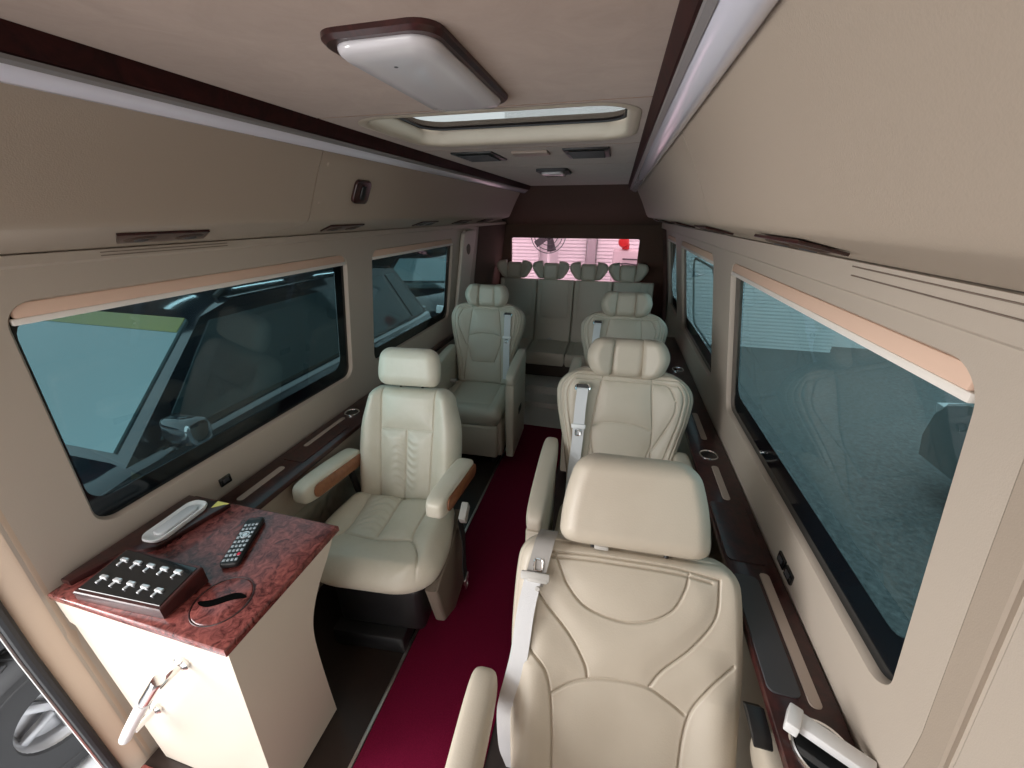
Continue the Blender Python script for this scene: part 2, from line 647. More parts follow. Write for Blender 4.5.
# sliding inner frame seen in the second right window
mb = MB()
mb.tube([(xr(z) + 0.030, y, z) for y, z in rrect(2.06, 2.66, 0.96, 1.36, 0.08, 7)], 0.006, 6, closed=True)
obj('sliding_frame', mb, mat('grey_teal_seal', (0.20, 0.25, 0.26), 0.4), bpy.data.objects['window_4'])

# floor
mb = MB().box((CX + 0.0, 1.95, -0.02), (1.86, 4.7, 0.04))
struct(obj('floor', mb, FLOORM, smooth=False))
# raised rear floor
mb = MB().prism([(3.05, 0.0), (3.05, 0.055), (3.22, 0.06), (3.24, 0.13), (YEND, 0.13), (YEND, 0.0)],
                lambda p, q, t: (t, p, q), -1.255, 0.515)
struct(obj('floor_rear_step', mb, GREYC, smooth=False))
mb = MB().box((-0.30, 2.89, 0.004), (0.78, 0.34, 0.008), 0.003)
struct(obj('floor_rear_mat', mb, GREYC, smooth=False))

# ceiling with the sunroof opening
SX0, SX1, SY0, SY1 = -0.690, 0.005, 1.035, 1.47
ZC = 1.82


def ceil_panel(name, ya, yb, hole=None):
    mb = MB()
    hx = 0.43
    g = 0.0035
    ya += g
    yb -= g
    if hole is None:
        mb.prism([(CX - hx, ZC), (CX - hx, ZC + 0.03), (CX + hx, ZC + 0.03), (CX + hx, ZC)],
                 lambda p, q, t: (p, t, q), ya, yb, 0.0)
    else:
        k = 9
        r = 0.09
        i_ = rrect(SX0, SX1, SY0, SY1, r, k)
        o_ = rect_like(CX - hx, CX + hx, ya, yb, r, k)
        i2 = rrect(SX0 + 0.006, SX1 - 0.006, SY0 + 0.006, SY1 - 0.006, r, k)
        n = len(i_)
        P = [(x, y, ZC) for x, y in o_] + [(x, y, ZC) for x, y in i_] + [(x, y, ZC + 0.03) for x, y in o_] + [(x, y, ZC + 0.03) for x, y in i_]
        fs = []
        for t in range(n):
            u = (t + 1) % n
            fs += [[t, u, n + u, n + t], [2 * n + t, 2 * n + u, 3 * n + u, 3 * n + t], [n + t, n + u, 3 * n + u, 3 * n + t], [t, u, 2 * n + u, 2 * n + t]]
        mb.add(P, fs)
    return struct(obj(name, mb, SUEDE, angle=30))


ceil_panel('ceiling', -0.5, 1.0)
ceil_panel('ceiling_sunroof_panel', 1.0, 1.575, hole=True)
ceil_panel('ceiling_vent_panel', 1.575, 2.15)
ceil_panel('ceiling_rear_panel', 2.15, 3.62)
# outer roof skin keeps the sky out above the linings
mb = MB()
k = 9
i_ = rrect(SX0 + 0.0, SX1 - 0.0, SY0 + 0.0, SY1 - 0.0, 0.09, k)
o_ = rect_like(-1.28, 0.56, -0.5, 4.5, 0.09, k)
n = len(i_)
mb.add([(x, y, 1.876) for x, y in o_] + [(x, y, 1.876) for x, y in i_] + [(x, y, 1.89) for x, y in o_] + [(x, y, 1.89) for x, y in i_],
       [[t, (t + 1) % n, n + (t + 1) % n, n + t] for t in range(n)] + [[2 * n + t, 2 * n + (t + 1) % n, 3 * n + (t + 1) % n, 3 * n + t] for t in range(n)] +
       [[t, (t + 1) % n, 2 * n + (t + 1) % n, 2 * n + t] for t in range(n)] + [[n + t, n + (t + 1) % n, 3 * n + (t + 1) % n, 3 * n + t] for t in range(n)])
struct(obj('roof', mb, DKSUEDE, smooth=False))
for sx, nm in ((-1.27, 'roof_side_left'), (0.55, 'roof_side_right')):
    struct(obj(nm, MB().box((sx, 2.0, 1.76), (0.02, 5.0, 0.34)), DKSUEDE, smooth=False))

# unseen cab roof and an added partition that shade the left wall
struct(obj('roof_cab', MB().box((CX, -1.0, 1.90), (1.86, 1.0, 0.04)), SUEDE, smooth=False))
struct(obj('wall_front_light_blocker', MB().box((0.16, -0.46, 0.93), (0.78, 0.04, 1.86)), VINYL, smooth=False))

# sunroof: padded well, glass and sliding shade with a pull
sr = thing('sunroof', 'rounded sunroof in the ceiling with cream padded well and bright clear glass', 'sunroof', ((SX0 + SX1) / 2, (SY0 + SY1) / 2, ZC))
cx_, cy_ = sr.location[0], sr.location[1]
mb = MB()
rings = []
for ins, z, rr in ((-0.020, -0.001, 0.11), (-0.01, -0.003, 0.10), (0.002, -0.002, 0.09), (0.010, 0.004, 0.085), (0.012, 0.02, 0.06), (0.014, 0.046, 0.05)):
    rings.append([(x - cx_, y - cy_, z) for x, y in rrect(SX0 + ins, SX1 - ins, SY0 + ins, SY1 - ins, rr, 9)])
mb.loft(rings, caps=False)
obj('padded_well', mb, LEA, sr, angle=180)
mb = MB()
lp = rrect(SX0 + 0.02, SX1 - 0.02, SY0 + 0.02, SY1 - 0.02, 0.07, 7)
n = len(lp)
mb.add([(x - cx_, y - cy_, 0.047) for x, y in lp] + [(x - cx_, y - cy_, 0.051) for x, y in lp],
       [list(range(n)), list(range(2 * n - 1, n - 1, -1))] + [[i, (i + 1) % n, n + (i + 1) % n, n + i] for i in range(n)])
obj('roof_glass', mb, G_ROOF, sr)
mb = MB()
rings = [[(x - cx_, y - cy_, z) for x, y in rrect(SX0 + q, SX1 - q, SY0 + q, SY1 - q, 0.07, 7)] for q, z in ((0.013, 0.042), (0.020, 0.042), (0.020, 0.046), (0.013, 0.046), (0.013, 0.042))]
mb.loft(rings, caps=False)
obj('glass_seal', mb, RUBBER, sr)
mb = MB()
mb.prism([(-0.14, -0.20), (-0.10, -0.165), (0.09, -0.165), (0.13, -0.20)],
         lambda p, q, t: (p, q, t), 0.012, 0.030, 0.003)
obj('sliding_shade', mb, SUEDE, sr)

# light strips and dark trims along both sides of the ceiling
for sgn, side in ((-1, 'left'), (1, 'right')):
    X = lambda h: CX + sgn * h
    mb = MB().prism([(X(0.400), 1.822), (X(0.404), 1.812), (X(0.413), 1.789), (X(0.424), 1.787), (X(0.44), 1.80), (X(0.44), 1.86), (X(0.40), 1.86)],
                    lambda p, q, t: (p, t, q), -0.45, 3.62)
    struct(obj('trim_%s' % ('1' if sgn < 0 else '2'), mb, ROSET, angle=30))
    ls = thing('light_strip', 'long pale acrylic light strip along the %s' % ('left edge of the ceiling, above the desk' if sgn < 0 else 'right edge of the ceiling'), 'light strip', (X(0.447), 1.6, 1.777), 0)
    mb = MB()
    pr_ = [(0.426, 1.786), (0.429, 1.777), (0.438, 1.768), (0.452, 1.762), (0.466, 1.762), (0.474, 1.768), (0.474, 1.79), (0.426, 1.79)]
    mb.prism([(X(h) - X(0.447), z - 1.777) for h, z in pr_], lambda p, q, t: (p, t, q), -1.95, 1.98)
    obj('diffuser', mb, STRIP, ls, angle=50)
    mb = MB()
    mb.prism([(X(h) - X(0.447), z - 1.777) for h, z in ((0.4165, 1.7865), (0.418, 1.781), (0.427, 1.777), (0.4275, 1.7865))], lambda p, q, t: (p, t, q), -1.951, 1.981)
    obj('edge_rail', mb, STRIPE, ls)

# overhead panels above the windows
OH = [(0.4765, 1.769), (0.488, 1.748), (0.512, 1.706), (0.535, 1.660), (0.555, 1.618), (0.568, 1.593), (0.578, 1.580), (0.592, 1.5735),
      (0.64, 1.5615), (0.70, 1.548), (0.785, 1.529)]
OHC = catmull(OH, 3)


def overhead(sgn, ya, yb, label, ends):
    X = lambda h: CX + sgn * (h if h < 0.7 else h - (0.028 if sgn > 0 else 0.006) * (h - 0.7) / 0.085)
    o = thing('overhead_panel', label, 'overhead panel', (X(0.62), (ya + yb) / 2, 1.55))
    c = o.location
    mb = MB()
    rings = []
    for y, ins in ((ya + 0.0006, 0.014), (ya + 0.0022, 0.0), (yb - 0.0022, 0.0), (yb - 0.0006, 0.014)):
        ring = [(X(h + ins) - c[0], y - c[1], z + ins - c[2]) for h, z in OHC]
        ring += [(X(0.775) - c[0], y - c[1], 1.83 - c[2]), (X(0.482) - c[0], y - c[1], 1.83 - c[2])]
        rings.append(ring)
    mb.loft(rings)
    obj('panel_shell', mb, VINYL, o, angle=40)
    return o


overhead(-1, -0.2, 1.10, 'long beige overhead panel above the desk and near left window', 0)
rl = overhead(-1, 1.10, 3.55, 'beige overhead panel with the oval rosewood switch plate on it', 0)
overhead(1, -0.3, 1.08, 'long beige overhead panel above the big near right window', 0)
overhead(1, 1.08, 3.55, 'beige overhead panel above the far right windows, towards the rear', 0)
for z, yy in ((1.735, 1.135), (1.63, 1.13)):
    h = float(np.interp(z, [q[1] for q in OH][::-1], [q[0] for q in OH][::-1]))
    mb = MB().lathe([(0.0, 0.003), (0.004, 0.002), (0.006, 0.0), (0.006, -0.002)], 12, M=Matrix.Rotation(math.radians(116), 3, 'Y'))
    s_ = obj('screw_cap', mb, VINYL, rl)
    s_.location = Vector((CX - h, yy, z)) - rl.location

# switch plate on the left rear overhead panel
mb = MB()
M_ = Matrix.Rotation(math.radians(26), 3, 'Y')
sp = thing('switch_plate', 'small rosewood switch plate on the left overhead panel', 'switch', (CX - 0.5265, 1.325, 1.6715))
lp = rrect(-0.044, 0.044, -0.040, 0.040, 0.018, 7)
mb.prism(lp, lambda p, q, t: M_ @ Vector((t, p, q)), -0.002, 0.009, 0.003)
obj('plate', mb, ROSE, sp)
mb = MB().prism(rrect(-0.014, 0.014, -0.024, 0.024, 0.009, 5), lambda p, q, t: M_ @ Vector((t, p, q)), 0.008, 0.014, 0.002)
obj('rocker', mb, BLACK, sp)


def reading_panel(sgn, y, hl, label):
    X = lambda h: CX + sgn * h
    sl = math.atan2(0.0128, 0.0575) * (1 if sgn > 0 else -1)
    M2 = Matrix.Rotation(sl, 3, 'Y')
    t = thing('reading_light_panel', label, 'reading light', (X(0.668 if sgn < 0 else 0.650), y, 1.5525 if sgn < 0 else 1.5550), 0, 'reading light panels under the overhead lockers')
    pts = [(-hl, -0.05), (-hl + 0.05, 0.052), (hl, 0.052), (hl - 0.05, -0.05)]
    mb = MB().prism([(a, b * 0.9) for a, b in pts], lambda p, q, s_: M2 @ Vector((q * sgn * 1.0, p, s_)), -0.0032, 0.0022, 0.001)
    obj('panel', mb, ROSE, t)
    for d in (-0.055, 0.055):
        mb = MB().lathe([(0.0, -0.0035), (0.018, -0.004), (0.026, -0.0035), (0.03, -0.001), (0.03, 0.002)], 20, M=M2)
        o = obj('lamp', mb, UMBER, t)
        o.location = M2 @ Vector((0.0, d, -0.0025))
        mb = MB().lathe([(0.0, -0.006), (0.012, -0.0055), (0.014, -0.003)], 16, M=M2)
        obj('lamp_lens', mb, GREYP, o)
    return t


for i, (y, w_) in enumerate(((0.735, 'above the near left window'), (1.39, 'above the pillar between the left windows'), (2.1, 'above the start of the second left window'), (2.65, 'above the rear end of the second left window'), (3.15, 'at the rear end of the left overhead panel'))):
    reading_panel(-1, y, 0.125, 'rosewood reading light panel %s' % w_)
for i, (y, w_) in enumerate(((0.78, 'above the big near right window'), (1.44, 'above the far end of the near right window'), (2.1, 'above the front of the second right window'), (2.75, 'above the rear of the second right window'), (3.25, 'at the rear end of the right overhead panel'))):
    reading_panel(1, y, 0.125, 'rosewood reading light panel %s' % w_)

# thin brown strips painting in the shade of the wall shoulder folds
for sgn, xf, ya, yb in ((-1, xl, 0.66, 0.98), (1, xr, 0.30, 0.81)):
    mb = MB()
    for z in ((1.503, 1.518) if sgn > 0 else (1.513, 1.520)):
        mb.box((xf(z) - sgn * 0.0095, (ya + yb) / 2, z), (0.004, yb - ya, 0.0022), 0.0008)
    struct(obj('trim_%s' % ('3' if sgn < 0 else '4'), mb, mat('fold_shade_brown_%d' % sgn, (0.20, 0.155, 0.125), 0.6)))

# rear bulkhead and window
mb = MB()
RX0, RX1, RZ0, RZ1 = -1.09, 0.215, 0.90, 1.372
k = 7
i_ = rrect(RX0, RX1, RZ0, RZ1, 0.02, k)
o_ = rect_like(-1.32, 0.56, 0.0, 1.50, 0.02, k)
n = len(i_)
mb.add([(x, 4.22, z) for x, z in o_] + [(x, 4.22, z) for x, z in i_] + [(x, 4.26, z) for x, z in i_],
       [[t, (t + 1) % n, n + (t + 1) % n, n + t] for t in range(n)] + [[n + t, n + (t + 1) % n, 2 * n + (t + 1) % n, 2 * n + t] for t in range(n)])
mb.add([(-1.32, 4.22, 1.50), (0.56, 4.22, 1.50), (0.56, 3.56, 1.86), (-1.32, 3.56, 1.86)], [[0, 1, 2, 3]])
struct(obj('wall_rear', mb, DKSUEDE, smooth=False))
mb = MB().box(((RX0 + RX1) / 2, 4.245, (RZ0 + RZ1) / 2), (RX1 - RX0 + 0.01, 0.005, RZ1 - RZ0 + 0.01))
struct(obj('window_6', mb, G_PINK, smooth=False))
# rear side linings (brown), both sides, and the header over the bench
for sgn, nm in ((-1, 'wall_rear_left_lining'), (1, 'wall_rear_right_lining')):
    xf = xl if sgn < 0 else xr
    mb = MB()
    y0 = 3.34 if sgn < 0 else 3.86
    mb.add([(xf(z) - sgn * 0.005, y, z) for q, y in enumerate((y0, YEND - 0.09)) for z in (0.13, 0.7, 1.1, 1.53)],
           [[0, 1, 5, 4], [1, 2, 6, 5], [2, 3, 7, 6]])
    struct(obj(nm, mb, DKSUEDE, smooth=False))

# pale pillar cover with a speaker on the left, towards the rear
pc = thing('pillar_cover', 'pale beige pillar cover with a dark round speaker patch behind the left windows', 'pillar cover', (xl(1.2) + 0.02, 3.06, 0.86))
mb = MB()
mb.prism([(-0.17, 0.02), (-0.135, 0.60), (-0.10, 0.625), (0.125, 0.625), (0.14, 0.60), (0.05, 0.02)],
         lambda p, q, t: (xl(0.86 + q) - xl(1.2) + t - 0.02, p, q), 0.004, 0.035, 0.008, 3)
obj('cover', mb, mat('pale_cover', (0.66, 0.60, 0.52), 0.5), pc)
mb = MB().lathe([(0.0, 0.004), (0.03, 0.004), (0.045, 0.0)], 24, M=Matrix.Rotation(PI / 2, 3, 'Y'))
o = obj('speaker', mb, MESHM, pc)
o.location = (xl(1.36) - xl(1.2) + 0.016, -0.03, 0.49)

# vertical padded strip beside the front right window
for y0_, y1_ in ((0.408, 0.452),):
    mb = MB()
    zs = np.linspace(0.02, 1.47, 24)
    ring = []
    for z in zs:
        x = xr(z)
        ring.append([(x + 0.004, y0_, z), (x - 0.005, y0_ + 0.0015, z), (x - 0.007, y0_ + 0.005, z), (x - 0.007, y1_ - 0.005, z), (x - 0.005, y1_ - 0.0015, z), (x + 0.004, y1_, z)])
    mb.loft(ring)
    struct(obj('trim_5', mb, VINYL, angle=25))
mb = MB()
zs = np.linspace(0.02, 1.47, 12)
mb.loft([[(xr(z) + 0.004, -0.35, z), (xr(z) - 0.006, -0.35, z), (xr(z) - 0.006, 0.397, z), (xr(z) - 0.004, 0.400, z), (xr(z) + 0.004, 0.402, z)] for z in zs])
struct(obj('trim_6', mb, WALLM, angle=25))

# left door jamb and its rubber seal
mb = MB()
zs = np.linspace(-0.10, 1.55, 24)
mb.loft([[(xl(z) - 0.004, 0.375, z), (xl(z) + 0.001, 0.345, z), (xl(z) - 0.004, 0.330, z), (xl(z) - 0.022, 0.310, z), (xl(z) - 0.04, 0.288, z), (xl(z) - 0.14, 0.288, z), (xl(z) - 0.14, 0.375, z)] for z in zs])
struct(obj('wall_left_jamb', mb, mat('warm_lit_vinyl', (0.52, 0.40, 0.30), 0.55, bump=(420, 0.08)), angle=35))  # warm light on the jamb is put into its tan colour
ds = thing('door_seal', 'black rubber seal with a bright lip down the edge of the open doorway', 'door seal', (xl(0.5) - 0.035, 0.283, -0.05))
zs = np.linspace(-0.05, 1.5, 20)
mb = MB().tube([(xl(z) - xl(0.5), 0.0, z + 0.05) for z in zs], 0.012, 10)
obj('rubber_bulb', mb, RUBBER, ds)
mb = MB().tube([(xl(z) - xl(0.5) - 0.008, -0.013, z + 0.05) for z in zs], 0.0045, 8)
obj('bright_lip', mb, ALU, ds)
# wood-look entry tread
mb = MB().box((-1.13, 0.20, 0.004), (0.30, 0.24, 0.03), 0.008)
tag(obj('door_tread', mb, BURL), 'reddish brown entry tread on the floor below the desk front', 'door tread')

# carpet runner and its edge trim
mb = MB().box((-0.44, 1.16, 0.0045), (0.40, 3.12, 0.009), 0.003)
tag(obj('carpet_runner', mb, CARPET), 'long wine red carpet runner down the aisle', 'carpet')
mb = MB().box((-0.650, 1.16, 0.003), (0.012, 3.12, 0.006), 0.002)
tag(obj('floor_strip', mb, ALU), 'thin metal edging strip along the left side of the red carpet', 'floor trim')
mb = MB().box((-0.86, 1.012, 0.004), (0.40, 0.016, 0.008), 0.002)
tag(obj('floor_strip', mb, GREYP), 'thin dark threshold strip across the floor under the ivory swivel seat', 'floor trim')

# ------------------------------------------------------------------ side ledges


def ledge(sgn, name, xin, xout, y0, y1, label, hatch):
    o = thing(name, label, 'ledge', ((xin + xout) / 2, y0, 0.0))
    c = o.location
    cxm = c[0]
    mb = MB().box((0, (y1 - y0) / 2, 0.688), (abs(xout - xin), y1 - y0, 0.024), 0.005)
    obj('ledge_top', mb, ROSE, o)
    mb = MB()
    if sgn > 0:
        pts = [(0.475, 0.676), (0.475, 0.02), (xout, 0.02), (xout, 0.676)]
    else:
        pts = [(xin - 0.015, 0.676), (xin - 0.022, 0.60), (xin - 0.06, 0.49), (-1.235, 0.48), (-1.235, 0.676)]
    mb.prism([(p - cxm, q) for p, q in pts], lambda p, q, t: (p, t, q), 0.01, y1 - y0 - 0.01)
    obj('lower_panel', mb, LEA if sgn > 0 else VINYL, o)
    for (ya, yb, xm, wd, m, z) in hatch:
        mb = MB().prism(rrect(-wd / 2, wd / 2, -(yb - ya) / 2, (yb - ya) / 2, min(wd * 0.42, 0.014), 5), lambda p, q, t: (p + xm - cxm, q + (ya + yb) / 2 - y0, t), 0.6995, 0.7 + z, 0.0008, 1)
        obj('lid' if m in (ROSE, GREYP) else 'inlay', mb, m, o)
    return o


lft = ledge(-1, 'left_side_ledge', -1.085, -1.243, 0.72, 2.02, 'dark rosewood ledge below the left windows, running behind the ivory swivel seat',
      [(0.78, 0.98, -1.17, 0.026, INLAY, 0.0025), (1.02, 1.32, -1.165, 0.10, ROSE, 0.003), (1.12, 1.38, -1.19, 0.020, INLAY, 0.0045), (1.56, 1.80, -1.17, 0.024, INLAY, 0.0025)])
ledge(1, 'right_side_ledge', 0.388, 0.523, 0.10, 3.2, 'dark rosewood ledge below the right windows beside the three single seats',
      [(0.575, 0.90, 0.478, 0.024, INLAY, 0.003), (1.20, 1.40, 0.455, 0.024, INLAY, 0.003), (0.93, 1.18, 0.447, 0.105, ROSE, 0.0035), (1.60, 1.85, 0.455, 0.024, INLAY, 0.003),
       (0.585, 0.88, 0.425, 0.062, GREYP, 0.005)])
mb = MB().box((-1.222 + 1.164, (2.02 + 3.2) / 2 - 0.72, 0.688), (0.042, 1.18, 0.024), 0.004)
obj('rear_ledge_top', mb, ROSE, lft)
# quilted side below the left ledge
mb = MB()
ny, nz = 130, 40
P, F = [], []
for i in range(ny):
    for j in range(nz):
        y = 0.73 + 1.28 * i / (ny - 1)
        z = 0.04 + 0.46 * j / (nz - 1)
        a = (y + z) / 0.075
        b = (y - z) / 0.075
        q = min(abs(math.sin(a * PI)), abs(math.sin(b * PI)))
        e = min(1, (ny - 1 - i) / 2, i / 2, j / 2, (nz - 1 - j) / 2)
        P.append((-1.165 + 0.035 * e * (0.65 + 0.35 * q ** 0.5) + 0.06 * max(0, (z - 0.3)) , y, z))
for i in range(ny - 1):
    for j in range(nz - 1):
        F.append([i * nz + j, i * nz + j + 1, (i + 1) * nz + j + 1, (i + 1) * nz + j])
mb.add(P, F)
mb.v = [(x + 1.164, y - 0.72, z) for x, y, z in mb.v]
obj('quilted_side', mb, QUILT, lft, angle=180)


def cup_holder(x, y, r, label):
    mb = MB().lathe([(0, 0.001), (r * 0.84, 0.001), (r * 0.88, 0.003), (r * 0.92, 0.0055), (r, 0.006), (r * 1.05, 0.004), (r * 1.05, 0.0)], 32)
    o = thing('cup_holder', label, 'cup holder', (x, y, 0.7))
    obj('cup_rim', mb, CHROME, o)
    mb = MB().lathe([(0, 0.0015), (r * 0.83, 0.0015), (r * 0.85, 0.0025)], 32)
    obj('cup_well', mb, GLBLACK, o)
    return o


cup_holder(0.448, 1.475, 0.034, 'chrome cup holder on the right ledge beside the second seat')
cup_holder(-1.185, 1.435, 0.034, 'chrome cup holder on the left ledge behind the ivory swivel seat')
cup_holder(0.452, 2.45, 0.034, 'chrome cup holder on the right ledge beside the third seat')
cup_holder(0.458, 0.500, 0.052, 'large cup holder on the right ledge under the white adapter')
t = thing('power_adapter', 'white rectangular adapter lying across the near cup holder on the right ledge', 'adapter', (0.462, 0.505, 0.718), math.radians(-28))
mb = MB().box((0, 0, 0.010), (0.125, 0.030, 0.020), 0.003)
obj('body', mb, WHITE, t)
mb = MB().box((-0.055, -0.006, 0.013), (0.022, 0.044, 0.026), 0.003)
obj('plug_end', mb, WHITE, t)
mb = MB().prism([(0.50, 0.0), (0.50, 0.02), (0.515, 0.07), (0.565, 0.085), (0.58, 0.0)], lambda p, q, t_: (t_, p, 0.66 + q * 0.2), 0.352, 0.387, 0.003)
tag(obj('armrest_bracket', mb, BLACK), 'black bracket on the inner edge of the right ledge near the adapter', 'bracket')


def outlet(x, y, z, sgn, label, n):
    t = thing('wall_outlet', label, 'outlet', (x, y, z))
    for q in range(n):
        mb = MB().box((0, q * 0.048, 0), (0.008, 0.042, 0.032), 0.003)
        s_ = obj('switch_body', mb, GLBLACK, t)
        mb = MB().box((-sgn * 0.005, q * 0.048, 0.002), (0.003, 0.022, 0.014), 0.001)
        obj('switch_key', mb, GREYP, s_)


outlet(xr(0.735) - 0.003, 0.875, 0.738, 1, 'pair of black switches on the wall just above the right ledge', 2)
outlet(xl(0.75) + 0.003, 0.815, 0.745, -1, 'small black outlet on the left wall behind the desk end', 1)

# ------------------------------------------------------------------ ceiling fittings
t = thing('ceiling_lamp', 'large ceiling lamp with white frosted lens and rosewood frame ahead of the sunroof', 'lamp', (-0.327, 0.755, ZC))
lp0 = rrect(-0.092, 0.085, -0.195, 0.185, 0.035, 7)


def sc(lp, k, kk=None):
    return [(a * k, b * (kk or k)) for a, b in lp]


mb = MB().loft([[(a, b, 0.004) for a, b in lp0], [(a, b, -0.006) for a, b in lp0], [(a, b, -0.011) for a, b in sc(lp0, 0.95, 0.975)], [(a, b, -0.011) for a, b in sc(lp0, 0.8, 0.9)]])
obj('lamp_frame', mb, ROSE, t)
lp1 = rrect(-0.078, 0.074, -0.182, 0.172, 0.036, 7)
mb = MB().loft([[(a, b, -0.010) for a, b in lp1], [(a, b, -0.014) for a, b in sc(lp1, 1.0)], [(a, b, -0.019) for a, b in sc(lp1, 0.97, 0.985)], [(a, b, -0.0225) for a, b in sc(lp1, 0.9, 0.95)], [(a, b, -0.0245) for a, b in sc(lp1, 0.6, 0.8)]])
obj('lamp_lens', mb, LENS, t, angle=180)
mb = MB().lathe([(0, -0.028), (0.003, -0.028), (0.004, -0.025)], 10)
o = obj('lens_screw', mb, GREYP, t)
o.location = (-0.01, -0.12, 0.003)

for x, lab in ((-0.585, 'dark square air vent on the left behind the sunroof'), (-0.145, 'dark square air vent on the right behind the sunroof')):
    t = thing('air_vent', lab, 'air vent', (x, 1.75, ZC), 0, 'ceiling air vents')
    mb = MB().box((0, 0, -0.001), (0.17, 0.24, 0.012), 0.005)
    obj('vent_frame', mb, BLACK, t)
    mb = MB()
    for q in range(6):
        mb.box((0, -0.08 + q * 0.032, -0.008), (0.13, 0.018, 0.004), 0.001, M=Matrix.Rotation(0.4, 3, 'X'))
    obj('louvre', mb, GREYP, t)
mb = MB().box((-0.36, 1.70, ZC - 0.004), (0.14, 0.09, 0.010), 0.003)
tag(obj('ceiling_plate', mb, INLAY), 'narrow brown plate on the ceiling between the two dark vents', 'plate')
t = thing('ceiling_lamp', 'small rear ceiling lamp with grey rim behind the air vents', 'lamp', (-0.375, 2.40, ZC))
mb = MB().prism(rrect(-0.085, 0.085, -0.12, 0.12, 0.03, 5), lambda p, q, t_: (p, q, t_), -0.014, 0.004, 0.004)
obj('lamp_frame', mb, GREYP, t)
mb = MB().prism(rrect(-0.06, 0.06, -0.09, 0.09, 0.025, 5), lambda p, q, t_: (p, q, t_), -0.026, -0.012, 0.006)
obj('lamp_lens', mb, LENS, t)

# ------------------------------------------------------------------ seats


def strap_on(fr, pts, width, th=0.003):
    P = [on(fr, *p) for p in catmull(pts, 6)]
    return MB().ribbon(P, fr['U'], width, th)


